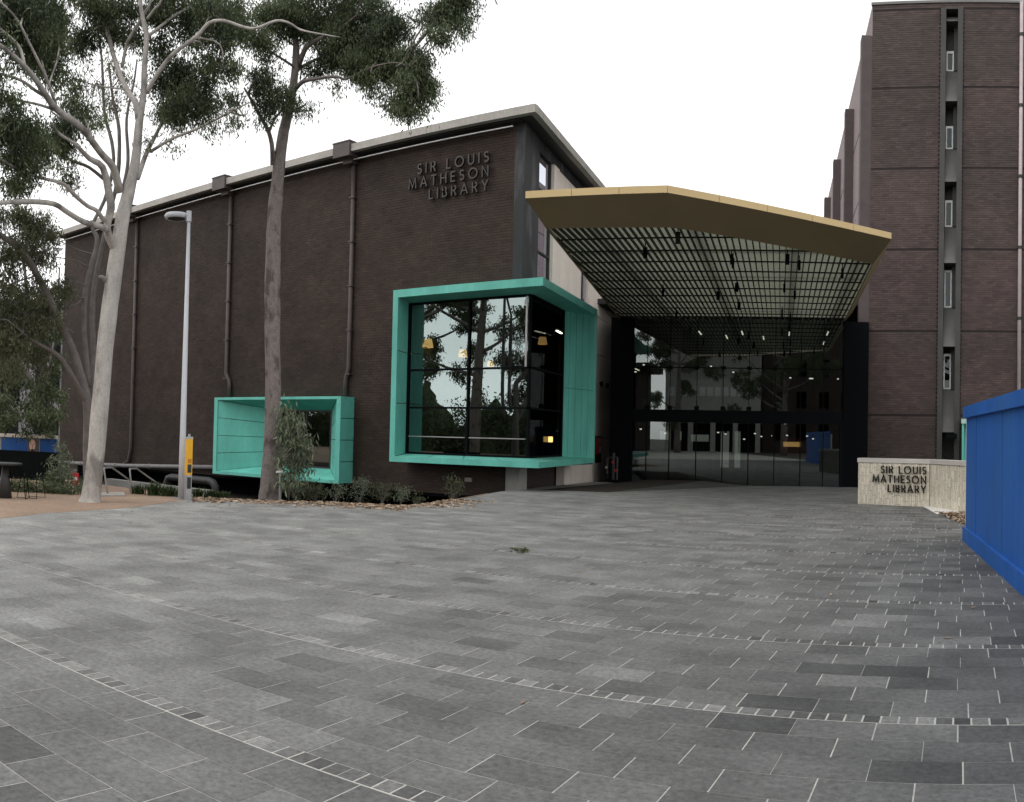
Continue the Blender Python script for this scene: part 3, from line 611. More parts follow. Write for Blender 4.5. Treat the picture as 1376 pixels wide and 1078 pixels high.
q = MB(); q.slab(((*gb_, GT0), (*br_, z0 + 0.17), (*br_, z1 - 0.24), (*gb_, GT1)), -0.05); 
q.v = [(x - 0.03, y + 0.012, z) for x, y, z in q.v]; q.build('jamb_backing', M_TEALD, big)
# glazing: front (mullions + transoms) and side return
fm = MB(); ty = (22.64, 22.76)
for z in (GT0, 2.36, 3.55, GT1 - 0.06): fm.box(G0, GB[0], *ty, z, z + 0.06)
fm.box(G0, G0 + 0.06, *ty, GT0 + 0.06, GT1 - 0.06); fm.box(-15.05, -14.99, *ty, GT0 + 0.06, GT1 - 0.06); fm.box(GB[0] - 0.06, GB[0], *ty, GT0 + 0.06, GT1 - 0.06)
for z in (GT0, 2.36, 3.55, GT1 - 0.06): side_slab(fm, 0.06, TG, z, z + 0.06, 0.05, 0.1, GB)
side_slab(fm, TG - 0.06, TG, GT0 + 0.06, GT1 - 0.06, 0.05, 0.1, GB); fm.build('mullion', M_BLACK, big)
q = MB(); q.box(GB[0] - 0.13, GB[0] - 0.07, 22.60, 22.632, 3.6, GT1 - 0.06); q.build('corner_strip', M_GALV, big)
zr = [(GT0 + 0.06, 2.36), (2.42, 3.55), (3.61, GT1 - 0.06)]
for za, zb in zr:
    for a, b in ((G0 + 0.06, -15.05), (-14.99, GB[0] - 0.06)):
        q = MB(); q.box(a, b, 22.70, 22.715, za, zb); q.build('pane', M_GLASS, big)
    q = MB(); side_slab(q, 0.06, TG - 0.06, za, zb, 0.005, 0.01, GB); q.build('pane', M_GLASSR, big)
for a, b in ((G0 + 0.1, -15.1), (-14.95, GB[0] - 0.1)):
    q = MB(); q.box(a, b, 22.90, 22.915, 1.50, 2.40); bl = q.build('roller_blind', mat('grey_blind%d' % int(-a), (0.05, 0.055, 0.06), 0.8), big); q = MB(); q.box(a, b, 22.665, 22.69, 1.47, 1.50); q.build('blind_rail', M_GALV, big)
# the room behind: floors, back wall, curtain, column
rm = MB(); rm.box(-20, -14.3, 28.6, 28.7, 0.6, 6.2); rm.box(-20, -17.6, 22.95, 23.0, 0.6, 6.2); rm.box(-20, -13.6, 23.0, 28.6, 0.62, 0.72); rm.box(-20, -13.6, 23.0, 28.6, 5.95, 6.05); rm.box(-20.1, -20, 23, 28.6, 0.6, 6.2); rm.build('room', M_DARKIN, big)
q = MB(); q.box(-17.2, -16.9, 23.3, 23.6, 0.72, 5.9); q.build('column', M_MIDIN, big)
q = MB()
for k in range(8): q.box(-17.22 + k * 0.045, -17.19 + k * 0.045, 22.95 + (k % 2) * 0.05, 23.0 + (k % 2) * 0.05, 3.6, 5.6)
q.build('curtain', M_CONC, big)
tbx = MB(); tbx.box(-16.9, -15.6, 24.2, 25.0, 1.35, 1.40)
for dx in (-16.85, -15.65):
    for dy in (24.25, 24.95): tbx.box(dx - 0.03, dx + 0.03, dy - 0.03, dy + 0.03, 0.72, 1.35)
t_ = thing('reading_table', 'low table inside behind the big teal corner window', 'table', (-16.2, 24.6, 0.72)); tbx.build('top', M_MIDIN, t_)

# pendant lamps hanging behind the corner window
def pendant(px, py, r, w_px, label, m=M_SHADE):
    p = at_r(px, py, r); s = w_px * r / FPX / 2; tg = thing('pendant_lamp', label, 'lamp', tuple(p), 'warm pendant lamps hanging inside the corner window')
    q = MB(); q.tube([p + (0, 0, s * 0.75), p + (0, 0, -s * 0.75)], [s * 0.72, s], 16, caps=False); q.build('lamp_shade', m, tg, smooth=True)
    q = MB(); q.tube([p + (0, 0, s * 0.75), (p[0], p[1], 5.95)], 0.008, 6); q.build('cord', M_BLACK, tg)
pendant(575, 461.5, 28.6, 15, 'drum lamp with orange glow nearest the left teal frame of corner window')
pendant(622, 475, 29.8, 13, 'drum lamp glowing orange just left of the middle mullion of corner window')
pendant(659, 489, 30.8, 10, 'smallest drum lamp, lowest, right of the middle mullion of corner window')
pendant(729, 458, 28.2, 13, 'drum lamp glowing orange behind the side return of corner window', M_WARM)
def striplight(name, label, cat, a, b, wd, m, group):
    tg = thing(name, label, cat, tuple((np.array(a) + np.array(b)) / 2), group); q = MB(); q.bar(a, b, wd, 0.03); q.build('tube', m, tg)
    q = MB(); a2, b2 = np.array(a) + (0, 0, 0.045), np.array(b) + (0, 0, 0.045); q.bar(a2, b2, wd * 1.3, 0.05); q.build('housing', M_STEELD, tg)
striplight('strip_light', 'short strip light on ceiling behind the side return of the corner window', 'light', at_r(748, 444.5, 27.4), at_r(754.5, 448, 28.2), 0.05, M_LIGHT, 'strip lights inside the library')
q = MB(); p = at_r(736, 592, 28); q.box(p[0] - 0.16, p[0] + 0.16, p[1], p[1] + 0.03, p[2] - 0.05, p[2] + 0.12); q.build('lit_sign', M_WARM, big)

# ------------------------------------------------------------------ lettering (stroked capitals)
def arc(cx, cy, rx, ry, a0, a1, n=12): return [(cx + rx * math.cos(R(a0 + (a1 - a0) * i / n)), cy + ry * math.sin(R(a0 + (a1 - a0) * i / n))) for i in range(n + 1)]
GL = {'I': (0.10, [[(0.05, 0), (0.05, 1)]]), 'L': (0.48, [[(0.05, 1), (0.05, 0.05), (0.48, 0.05)]]), 'T': (0.62, [[(0.31, 0), (0.31, 0.95)], [(0, 0.95), (0.62, 0.95)]]),
      'H': (0.70, [[(0.05, 0), (0.05, 1)], [(0.65, 0), (0.65, 1)], [(0.05, 0.52), (0.65, 0.52)]]), 'E': (0.52, [[(0.52, 0.95), (0.05, 0.95), (0.05, 0.05), (0.52, 0.05)], [(0.05, 0.52), (0.47, 0.52)]]),
      'N': (0.72, [[(0.05, 0), (0.05, 0.98), (0.67, 0.02), (0.67, 1)]]), 'M': (0.92, [[(0.04, 0), (0.12, 0.98), (0.46, 0.12), (0.80, 0.98), (0.88, 0)]]), 'A': (0.80, [[(0.03, 0), (0.40, 0.97), (0.77, 0)], [(0.17, 0.33), (0.63, 0.33)]]),
      'Y': (0.70, [[(0.03, 1), (0.35, 0.48), (0.67, 1)], [(0.35, 0.48), (0.35, 0)]]), 'O': (1.0, [arc(0.5, 0.5, 0.46, 0.46, 0, 360, 28)]),
      'U': (0.68, [[(0.05, 1), (0.05, 0.35)] + arc(0.34, 0.34, 0.29, 0.29, 180, 360, 12) + [(0.63, 1)]]),
      'S': (0.52, [arc(0.27, 0.73, 0.20, 0.22, 30, 270, 12) + arc(0.27, 0.28, 0.22, 0.23, 90, -150, 12)]),
      'R': (0.58, [[(0.05, 0), (0.05, 0.95), (0.28, 0.95)] + arc(0.28, 0.72, 0.23, 0.23, 90, -90, 10) + [(0.05, 0.49)], [(0.30, 0.49), (0.56, 0)]]),
      'B': (0.56, [[(0.05, 0.52), (0.05, 0.95), (0.26, 0.95)] + arc(0.26, 0.735, 0.21, 0.215, 90, -90, 10) + [(0.05, 0.52), (0.05, 0.05), (0.28, 0.05)] + arc(0.28, 0.285, 0.24, 0.235, -90, 90, 10) + [(0.05, 0.52)]])}
def letter_mesh(ch, h, wt, dep, m):
    q = MB()
    for k, line in enumerate(GL[ch][1]):
        pts = [np.array(p) * h for p in line]; n = len(pts); closed = np.linalg.norm(pts[0] - pts[-1]) < 1e-6; Lp, Rp = [], []
        for i in range(n):
            if closed: d1 = pts[i] - pts[(i - 1) if i > 0 else n - 2]; d2 = pts[(i + 1) if i < n - 1 else 1] - pts[i]
            else: d1 = pts[i] - pts[i - 1] if i > 0 else pts[1] - pts[0]; d2 = pts[i + 1] - pts[i] if i < n - 1 else d1
            d1 = d1 / np.linalg.norm(d1); d2 = d2 / np.linalg.norm(d2); n1 = np.array([-d1[1], d1[0]]); n2 = np.array([-d2[1], d2[0]]); mm = n1 + n2; mm /= max(np.linalg.norm(mm), 1e-6)
            k_ = 1 / max(mm @ n1, 0.45); Lp.append(pts[i] + mm * wt / 2 * k_); Rp.append(pts[i] - mm * wt / 2 * k_)
        dz = dep + k * 0.0015
        vs = [(p[0], -dz, p[1]) for p in Lp] + [(p[0], -dz, p[1]) for p in Rp] + [(p[0], 0, p[1]) for p in Lp] + [(p[0], 0, p[1]) for p in Rp]
        fs = []
        for i in range(n - 1): fs += [(i, n + i, n + i + 1, i + 1), (i, i + 1, 2 * n + i + 1, 2 * n + i), (n + i, 3 * n + i, 3 * n + i + 1, n + i + 1), (2 * n + i, 2 * n + i + 1, 3 * n + i + 1, 3 * n + i)]
        if not closed: fs += [(0, 2 * n, 3 * n, n), (n - 1, 2 * n - 1, 4 * n - 1, 3 * n - 1)]
        o_ = len(q.v); q.add(vs, fs)
        if k:                                    # weld this stroke to the first one behind the face
            i0_ = min(((a, b) for a in range(n0_) for b in range(n)), key=lambda ab: (q.v[2 * n0_ + ab[0]][0] - vs[2 * n + ab[1]][0]) ** 2 + (q.v[2 * n0_ + ab[0]][2] - vs[2 * n + ab[1]][2]) ** 2)
            q.f.append((2 * n0_ + i0_[0], o_ + 2 * n + i0_[1], o_ + 3 * n + i0_[1])); q.t.append(0.5)
        else: n0_ = n
    return q.mesh('letter', m)
def sign(name, label, lines, h, right, direction, yaw_dir, wt, dep, sp, m, off, zfun):
    tg = thing(name, label, 'sign', (right[0], right[1], zfun(1)))
    cache = {}
    for li, txt in enumerate(lines):
        widths = [GL[c][0] * h if c != ' ' else 0.3 * h for c in txt]; total = sum(widths) + sp * h * (len(txt) - 1); s = -total
        for c, wd in zip(txt, widths):
            if c != ' ':
                if c not in cache: cache[c] = letter_mesh(c, h, wt, dep, m)
                o = link('letter', cache[c], tg); p = np.array(right) + np.array(direction) * s + np.array([direction[1], -direction[0]]) * off
                o.location = (p[0], p[1], zfun(li)); o.rotation_euler = (0, 0, math.atan2(direction[1], direction[0]))
            s += wd + sp * h
    return tg
sign('wall_lettering', 'dark metal capitals reading SIR LOUIS MATHESON LIBRARY high on the brick front', ['SIR LOUIS', 'MATHESON', 'LIBRARY'], 0.325, (-14.5, FY), (1, 0), 0, 0.040, 0.10, 0.50, M_LETTER, 0.07, lambda i: 9.86 - 0.435 * i)

# ------------------------------------------------------------------ entrance canopy
can = thing('entrance_canopy', 'wide angular canopy with gold front edge and dark louvre grid underneath', 'canopy', tuple(uv(-1.5, 26, 6.2)))
ZG, ZC, ZE = 6.23, 6.75, 6.60
L0, PK, R0 = at_z(706, 257, ZC), at_z(897, 249, ZC), at_z(1198, 313, ZC)
gL, gM, gN, gR = at_z(734, 305, ZG), at_z(900, 303.5, ZG), at_z(935, 308, ZG), at_z(1173, 353, ZG)
def pq(p): return float(UX @ np.array(p[:2])), float(VX @ np.array(p[:2]))
LB, RB = uv(pq(L0)[0] - 1.1, 34.9), uv(pq(R0)[0] + 0.05, 34.9)
def fascia(a, b, n):
    for i in range(n):
        p, q_ = a + (b - a) * (i / n), a + (b - a) * ((i + 1) / n); d = (q_ - p) / np.linalg.norm(q_ - p); g_ = d * 0.006; q = MB()
        back = np.array([-d[1], d[0], 0]) * 0.08
        if back @ np.array([*VX, 0]) < 0 and abs(d @ np.array([*UX, 0])) > 0.5: back = -back
        q.hexa([(*(p + g_)[:2], ZE), (*(q_ - g_)[:2], ZE), (*(q_ - g_ + back)[:2], ZE), (*(p + g_ + back)[:2], ZE), (*(p + g_)[:2], ZC), (*(q_ - g_)[:2], ZC), (*(q_ - g_ + back)[:2], ZC), (*(p + g_ + back)[:2], ZC)])
        q.build('fascia_panel', M_GOLD, can)
fascia(L0, PK, 3); fascia(PK, R0, 5); fascia(R0, RB, 5); fascia(LB, L0, 6)
def z_(p, z): return (p[0], p[1], z)
gLB, gRB = uv(pq(gL)[0] - 1.15, 34.45), uv(pq(gR)[0] + 0.05, 34.45)
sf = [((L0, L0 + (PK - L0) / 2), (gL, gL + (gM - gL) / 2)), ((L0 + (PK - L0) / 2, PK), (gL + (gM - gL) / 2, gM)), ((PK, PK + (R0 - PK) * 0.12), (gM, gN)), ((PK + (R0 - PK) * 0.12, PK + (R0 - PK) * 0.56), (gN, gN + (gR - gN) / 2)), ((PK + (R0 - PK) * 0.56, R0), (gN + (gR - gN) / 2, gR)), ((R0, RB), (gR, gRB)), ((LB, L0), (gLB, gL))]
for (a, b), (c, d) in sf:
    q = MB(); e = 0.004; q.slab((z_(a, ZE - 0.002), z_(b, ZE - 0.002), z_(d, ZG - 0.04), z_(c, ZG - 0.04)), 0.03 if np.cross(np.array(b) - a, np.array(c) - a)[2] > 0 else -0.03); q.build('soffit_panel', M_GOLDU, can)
# grid: long blades along the axis, cross blades across it
gpoly = [pq(p) for p in (gL, gM, gN, gR, gRB, gLB)]
def span_q(p):                                    # q range of the grid at cross position p
    qs = []
    for i in range(len(gpoly)):
        (p0, q0), (p1, q1) = gpoly[i - 1], gpoly[i]
        if (p0 - p) * (p1 - p) < 0: qs.append(q0 + (q1 - q0) * (p - p0) / (p1 - p0))
    return (min(qs), max(qs)) if len(qs) > 1 else None
pmin = min(p for p, q in gpoly); pmax = max(p for p, q in gpoly); n_bl = 0
p = pmin + 0.1
while p < pmax - 0.05:
    s = span_q(p)
    if s and s[1] - s[0] > 0.6:
        q = MB(); q.bar(uv(p, s[0] + 0.02, ZG + 0.045), uv(p, s[1], ZG + 0.045), 0.024, 0.085); q.build('louvre_blade', M_BLADE, can); n_bl += 1
    p += 0.158
qq = 20.6
for k in range(11):
    qv = 20.55 + k * 1.40
    ps = []
    for i in range(len(gpoly)):
        (p0, q0), (p1, q1) = gpoly[i - 1], gpoly[i]
        if (q0 - qv) * (q1 - qv) < 0: ps.append(p0 + (p1 - p0) * (qv - q0) / (q1 - q0))
    if len(ps) > 1: q = MB(); q.bar(uv(min(ps) + 0.02, qv, ZG + 0.028), uv(max(ps) - 0.02, qv, ZG + 0.028), 0.032, 0.035); q.build('cross_blade', M_BLADE, can)
# beams above and translucent roof sheets
for p in (-4.4, -2.1, 0.2, 1.9):
    s = span_q(p)
    if s: q = MB(); q.bar(uv(p, s[0] + 0.1, 6.56), uv(p, 34.6, 6.56), 0.12, 0.18); q.build('roof_beam', M_STEELD, can)
for qv in (22.5, 26, 29.5, 33):
    q = MB(); q.bar(uv(-5.2 - (qv - 20) * 0.05, qv, 6.50), uv(2.35, qv, 6.50), 0.10, 0.1); q.build('roof_beam', M_STEELD, can)
top = [pq(x) for x in (L0, PK, R0, RB, LB)]
def top_span(qv):
    ps = []
    for i in range(len(top)):
        (p0, q0), (p1, q1) = top[i - 1], top[i]
        if (q0 - qv) * (q1 - qv) < 0: ps.append(p0 + (p1 - p0) * (qv - q0) / (q1 - q0))
    return (min(ps), max(ps)) if len(ps) > 1 else None
qv = 19.1
while qv < 34.4:
    def gs_(v):
        ps = []
        for i in range(len(gpoly)):
            (p0, q0), (p1, q1) = gpoly[i - 1], gpoly[i]
            if (q0 - v) * (q1 - v) < 0: ps.append(p0 + (p1 - p0) * (v - q0) / (q1 - q0))
        return (min(ps), max(ps)) if len(ps) > 1 else None
    qe = min(qv + 0.70, 34.42); a, b = gs_(qv), gs_(qe - 0.006)
    if a and b:
        q = MB(); q.slab((uv(a[0] - 0.05, qv, 6.34), uv(a[1] + 0.1, qv, 6.34), uv(b[1] + 0.1, qe - 0.006, 6.34), uv(b[0] - 0.05, qe - 0.006, 6.34)), 0.015); q.build('roof_sheet', M_TRANS, can)
    qv += 0.70
ORD = ['leftmost', 'second from the left', 'third from the left', 'fourth from the left', 'fifth from the left', 'sixth from the left', 'seventh from the left', 'eighth from the left', 'ninth from the left', 'tenth from the left', 'eleventh from the left', 'twelfth from the left', 'thirteenth from the left', 'fourteenth from the left', 'fifteenth from the left', 'sixteenth from the left']
def ordinal(px, all_px): return ORD[sorted(all_px).index(px)]
# spotlights hung in the grid
pts = [(867, 338), (891, 392), (909, 421), (911, 318), (983, 347), (985, 352), (1058, 347), (1074, 355), (1132, 366), (990, 385), (1054, 386), (1068, 395), (965, 396), (1051, 420), (1062, 427), (993, 410)]
for i, (px, py) in enumerate(pts):
    p = at_z(px, py, 6.12); tg = thing('spotlight', 'black cylinder spotlight in the canopy grid, %s' % ordinal(px + py * 1e-4, [a_ + b_ * 1e-4 for a_, b_ in pts]), 'spotlight', tuple(p), 'spotlights hung in the canopy grid')
    q = MB(); q.tube([p + (0, 0, -0.16), p + (0, 0, 0.10)], 0.036 if i % 3 else 0.055, 10); q.build('body', M_BLACK, tg, smooth=False); q = MB(); q.tube([p + (0, 0, 0.1), p + (0, 0, 0.36)], 0.015, 6); q.build('stem', M_BLACK, tg)

# ------------------------------------------------------------------ entrance glazing and foyer
QG = 34.5; PL_, PR_ = -5.80, 2.34; zb = -0.20
ent = thing('glass_entrance', 'tall dark glass entrance front with black cross beam under the canopy', 'entrance', tuple(uv(-2, QG, zb)))
cols = [PL_, -5.25, -4.35, -3.30, -2.28, -1.28, -0.28, 0.72, 1.6, PR_]; rws = [(zb + 0.02, 2.22), (2.70, 4.32), (4.36, 6.24)]
def gq(mbx, p0, p1, q0, q1, z0, z1):
    mbx.hexa([uv(p0, q0, z0), uv(p1, q0, z0), uv(p1, q1, z0), uv(p0, q1, z0), uv(p0, q0, z1), uv(p1, q0, z1), uv(p1, q1, z1), uv(p0, q1, z1)])
for a, b in zip(cols[:-1], cols[1:]):
    for z0, z1 in rws:
        q = MB(); gq(q, a + 0.012, b - 0.012, QG, QG + 0.015, z0, z1); q.build('pane', M_GLASSE, ent)
for i, a in enumerate(cols):
    q = MB(); gq(q, a - 0.012, a + 0.012, QG - 0.02, QG + 0.05, 2.70, 6.24); q.build('mullion', M_BLACK, ent)
    q = MB(); gq(q, a - 0.02, a + 0.02, QG - 0.02, QG + 0.06, zb, 2.22); q.build('mullion', M_BLACK, ent)
    if 0 < i < len(cols) - 1:
        for zc in (4.34, 2.78): q = MB(); gq(q, a - 0.09, a + 0.09, QG - 0.05, QG - 0.025, zc - 0.07, zc + 0.07); q.build('patch_fitting', M_BLACK, ent)
q = MB(); gq(q, PL_, PR_, QG - 0.08, QG + 0.3, 2.22, 2.70); q.build('beam', M_BLACK, ent)
q = MB(); gq(q, PL_, PR_, QG - 0.015, QG + 0.045, 4.322, 4.358); q.build('transom', M_BLACK, ent)
q = MB(); gq(q, PR_ + 0.02, 3.32, QG - 0.1, QG + 0.3, zb - 0.2, 6.2); q.build('side_panel', mat('navy_black_panel', (0.003, 0.0035, 0.005), 0.6, spec=0.05), ent)
q = MB(); gq(q, PL_ - 0.90, PL_ - 0.02, QG - 0.1, QG + 0.3, zb - 0.2, 6.3); q.build('side_panel', MATS['navy_black_panel'], ent)
q = MB(); gq(q, PR_ - 0.1, PR_ + 0.02, QG - 0.14, QG - 0.02, zb - 0.1, 2.3); q.build('post', M_BLACK, ent)
q = MB(); a, b = uv(PL_ - 0.86, QG + 0.3), uv(PL_ - 0.86, QG + 4)
q.slab((z_(a, -0.4), z_(b, -0.4), z_(b, 6.3), z_(a, 6.3)), 0.06); q.build('return_panel', M_BLACK, ent)
foy = thing('foyer', 'dark foyer interior seen through the glass entrance with pale columns', 'interior', tuple(uv(-2, 42, zb)))
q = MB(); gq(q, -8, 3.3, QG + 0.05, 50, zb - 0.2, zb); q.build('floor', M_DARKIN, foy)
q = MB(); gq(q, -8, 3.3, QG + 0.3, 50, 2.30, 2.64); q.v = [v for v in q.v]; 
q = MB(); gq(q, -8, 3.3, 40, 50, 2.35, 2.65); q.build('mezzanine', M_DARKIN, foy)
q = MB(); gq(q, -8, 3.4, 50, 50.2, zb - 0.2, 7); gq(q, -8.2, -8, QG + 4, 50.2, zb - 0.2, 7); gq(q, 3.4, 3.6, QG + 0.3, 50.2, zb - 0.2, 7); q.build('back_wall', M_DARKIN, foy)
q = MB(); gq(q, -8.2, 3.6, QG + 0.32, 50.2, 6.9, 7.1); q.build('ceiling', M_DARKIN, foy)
for k in range(40):
    pp = -6.6 + k * 0.23
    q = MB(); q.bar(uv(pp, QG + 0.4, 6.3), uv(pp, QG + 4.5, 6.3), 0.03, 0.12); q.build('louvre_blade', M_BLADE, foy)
for p, qv in ((-4.6, 38.5), (-0.2, 39), (-3.2, 44), (1.8, 43)):
    q = MB(); c = uv(p, qv); q.tube([(c[0], c[1], zb), (c[0], c[1], 6.9)], 0.22, 16); q.build('column', M_MIDIN, foy, smooth=True)
for p, qv, wd, z0, z1, mm in ((-3.0, 47, 0.5, 0.1, 2.0, M_COOL), (-2.3, 47, 0.3, 0.1, 2.0, M_COOL), (0.55, 46, 0.9, 1.25, 1.5, M_WARM), (-5.6, 45, 1.1, 1.5, 1.95, M_COOL), (-4.2, 46, 0.9, 1.45, 1.8, M_COOL), (0.6, 47, 2.2, 0.2, 1.7, mat('pink_screen', (0.25, 0.09, 0.10), 0.6))):
    q = MB(); gq(q, p - wd / 2, p + wd / 2, qv, qv + 0.05, z0, z1); q.build('lit_panel', mm, foy)
for p, qv, wd, dp, h_ in ((-5.4, 39, 0.9, 0.5, 0.75), (-1.4, 41, 0.5, 0.4, 1.1), (1.3, 40, 1.6, 0.5, 0.95)):
    c = uv(p, qv); tg = thing('foyer_desk', {-5.4: 'low pale box bench inside left of the entrance glass', -1.4: 'pale narrow lectern inside behind middle of the entrance glass', 1.3: 'long dark counter inside behind right of the entrance glass'}[p], 'desk', tuple(uv(p, qv, zb)))
    q = MB(); gq(q, p - wd / 2, p + wd / 2, qv, qv + dp, zb, zb + h_ - 0.04); q.build('body', M_MIDIN if p < 1 else M_DARKIN, tg); q = MB(); gq(q, p - wd / 2 - 0.03, p + wd / 2 + 0.03, qv - 0.03, qv + dp + 0.03, zb + h_ - 0.04, zb + h_); q.build('top', M_CONC, tg)
# tube lights inside
tubes = [(940.7, 447.5), (976.5, 453), (997.5, 447.6), (1026, 454.3), (1042, 460), (1060.5, 448.7), (1112, 448.3), (1107, 461)]
for i, (px, py) in enumerate(tubes):
    p = at_z(px, py, 6.05); d = np.array([*VX, 0]) * 0.62
    striplight('tube_light', 'bright tube light hanging in the foyer, %s' % ordinal(px, [a_ for a_, b_ in tubes]), 'light', p - d, p + d, 0.055, M_LIGHT, 'tube lights hanging in the foyer')
spots = [(865, 491, 42), (854, 500.5, 43), (955.5, 493, 44), (906.5, 496.5, 44), (985.5, 501, 44), (1042.5, 501.5, 44), (1062, 508.5, 45), (1090, 509.5, 45), (1103, 510, 46), (1126, 510, 45), (861, 577.5, 41), (894, 583, 41), (906, 579.5, 41), (915, 567, 40), (965, 582, 42), (975, 584, 42), (1000, 591, 42), (1014.5, 583.6, 42), (1023, 587.5, 43), (1038, 586.5, 43), (1055, 570, 40), (1057.5, 586, 43), (1084.5, 586.8, 43), (1092.5, 590.5, 44)]
for i, (px, py, r) in enumerate(spots):
    p = at_r(px, py, r); tg = thing('ceiling_spot', 'tiny bright spot lamp %s the black entrance beam, %s' % ('above' if py < 540 else 'below', ordinal(px, [a_ for a_, b_, c_ in spots if (b_ < 540) == (py < 540)])), 'light', tuple(p), 'small spot lamps inside the foyer')
    q = MB(); q.tube([p, p + (0, 0, 0.05)], 0.05 if i != 7 else 0.11, 8); q.build('lens', M_SPOTL, tg); q = MB(); q.tube([p + (0, 0, 0.05), p + (0, 0, 0.18)], 0.06, 8); q.build('body', M_BLACK, tg)
# small things by the concrete wall
tp = t_at(803)
a, b = side(tp - 0.55, 0.05), side(tp + 0.35, 0.05); tg = thing('poster_case', 'red poster in a dark frame on the concrete wall right of the teal box', 'poster', tuple(side(tp, 0.05, 1.1)))
q = MB(); side_slab(q, tp - 0.55, tp + 0.42, 0.55, 1.62, 0.06, 0.05); q.build('frame', M_BLACK, tg); q = MB(); side_slab(q, tp - 0.5, tp + 0.37, 0.9, 1.56, 0.065, 0.004); q.build('poster', M_RED, tg); q = MB(); side_slab(q, tp + 0.1, tp + 0.3, 0.95, 1.2, 0.07, 0.004); q.build('notice', M_WHITE, tg)
for px, lb in ((803, 'black wall lamp on the concrete beside the upper teal box edge'), (811, 'black wall lamp nearest the dark glass corner beside the canopy')):
    tt = t_at(px); p = side(tt, 0.12, 3.74); tg = thing('wall_lamp', lb, 'lamp', tuple(p), 'black wall lamps on the side wall'); q = MB(); q.tube([p + (0, 0, -0.1), p + (0, 0, 0.1)], 0.07, 10); q.build('body', M_BLACK, tg); q = MB(); q.bar(side(tt, 0.0, 3.74), p, 0.05, 0.05); q.build('bracket', M_BLACK, tg)
hb = at_r(824, 641, 33.5); tg = thing('hydrant_valve', 'dark hydrant pipe stand with red valve wheel beside the glass corner', 'hydrant', tuple(hb))
q = MB(); q.tube([hb + (0, 0, -0.1), hb + (0, 0, 0.9)], 0.05, 8); q.tube([hb + (-0.25, 0, 0.1), hb + (-0.25, 0, 0.7), hb + (0.1, 0, 0.75)], 0.035, 8); q.tube([hb + (0.15, 0, -0.1), hb + (0.15, 0, 0.75)], 0.04, 8); q.build('pipe', M_STEELD, tg)
for dx, dz in ((0.02, 0.55), (0.15, 0.25)): q = MB(); q.tube([hb + (dx, -0.12, dz), hb + (dx, -0.09, dz)], 0.05, 12); q.build('valve_wheel', M_RED, tg)
q = MB(); q.tube([hb + (-0.25, -0.1, 0.35), hb + (-0.25, -0.06, 0.35)], 0.05, 10); q.build('cap', M_STAIN, tg)

# ------------------------------------------------------------------ the tower
TY = 34.5; TXL = at_y(1169, 330, TY)[0]; TXR = 7.0; TZ = at_y(1174, 4, TY)[2]
tow = thing('tower_building', 'tall maroon brown brick tower with a narrow column of recessed windows', 'building', (TXL, TY, 0))
WX0, WX1 = at_y(1262, 300, TY)[0], at_y(1292, 300, TY)[0]
jz = [at_y(1220, y, TY)[2] for y in (13, 119, 225, 335, 446, 558)]
wh = [(WX0, WX1, -1, at_y(1275, 12.5, TY)[2])]
mb = MB(); wall_cells(mb, TXL, TXR, -0.4, TZ - 0.02, TY, TY + 0.35, wh); mb.build('wall', M_TMORTAR, tow)
brick_wall(tow, TXL, 4.5, -0.35, TZ - 0.12, TY, wh, M_TBRICK, M_TBRICK_O, lambda x, z: 0.45 + 0.10 * np.sin(z * 0.9 + x * 0.5) + 0 * x, joints=jz)
q = MB(); q.box(TXL - 0.05, TXR, TY - 0.06, TY + 0.5, TZ - 0.1, TZ); q.build('parapet_cap', mat('grey_cap', (0.16, 0.155, 0.15), 0.7), tow)
TD = R(-14.0); TV = np.array([math.sin(TD), math.cos(TD)]); TN = np.array([-TV[1], TV[0]])
def tside(t_, off=0.0, z=0.0): p = np.array([TXL, TY]) + TV * t_ + TN * off; return (p[0], p[1], z)
q = MB(); q.hexa([tside(0.02, 0, -0.4), tside(45, 0, -0.4), tside(45, -0.4, -0.4), tside(0.36, -0.4, -0.4), tside(0.02, 0, TZ - 0.02), tside(45, 0, TZ - 0.02), tside(45, -0.4, TZ - 0.02), tside(0.36, -0.4, TZ - 0.02)]); q.build('side_wall', M_SIDEBRICK, tow)
def tt_at(px, off):
    d = look(px, 300); p0 = np.array([TXL, TY]) + TN * off; return float(np.linalg.solve(np.array([[d[0], -TV[0]], [d[1], -TV[1]]]), p0)[1])
for px, py in ((1155, 47), (1134, 146), (1119, 214), (1107.5, 265)):
    t0 = tt_at(px, 0.42); p = tside(t0, 0.42); r = math.hypot(*p[:2]); zt = EYE + look(px, py)[2] / math.hypot(*look(px, py)[:2]) * r
    q = MB(); q.hexa([tside(t0, 0.42, 0), tside(t0 + 0.6, 0.42, 0), tside(t0 + 0.6, 0.0, 0), tside(t0, 0.0, 0), tside(t0, 0.42, zt), tside(t0 + 0.6, 0.42, zt), tside(t0 + 0.6, 0, zt), tside(t0, 0, zt)]); q.build('fin', mat('fin_brick', (0.085, 0.066, 0.066), 0.8) if 'fin_brick' not in MATS else MATS['fin_brick'], tow)
for z in jz[1:]:
    q = MB(); q.bar(tside(0.05, 0.004, z), tside(45, 0.004, z), 0.012, 0.05); q.build('joint', M_MORTAR, tow)
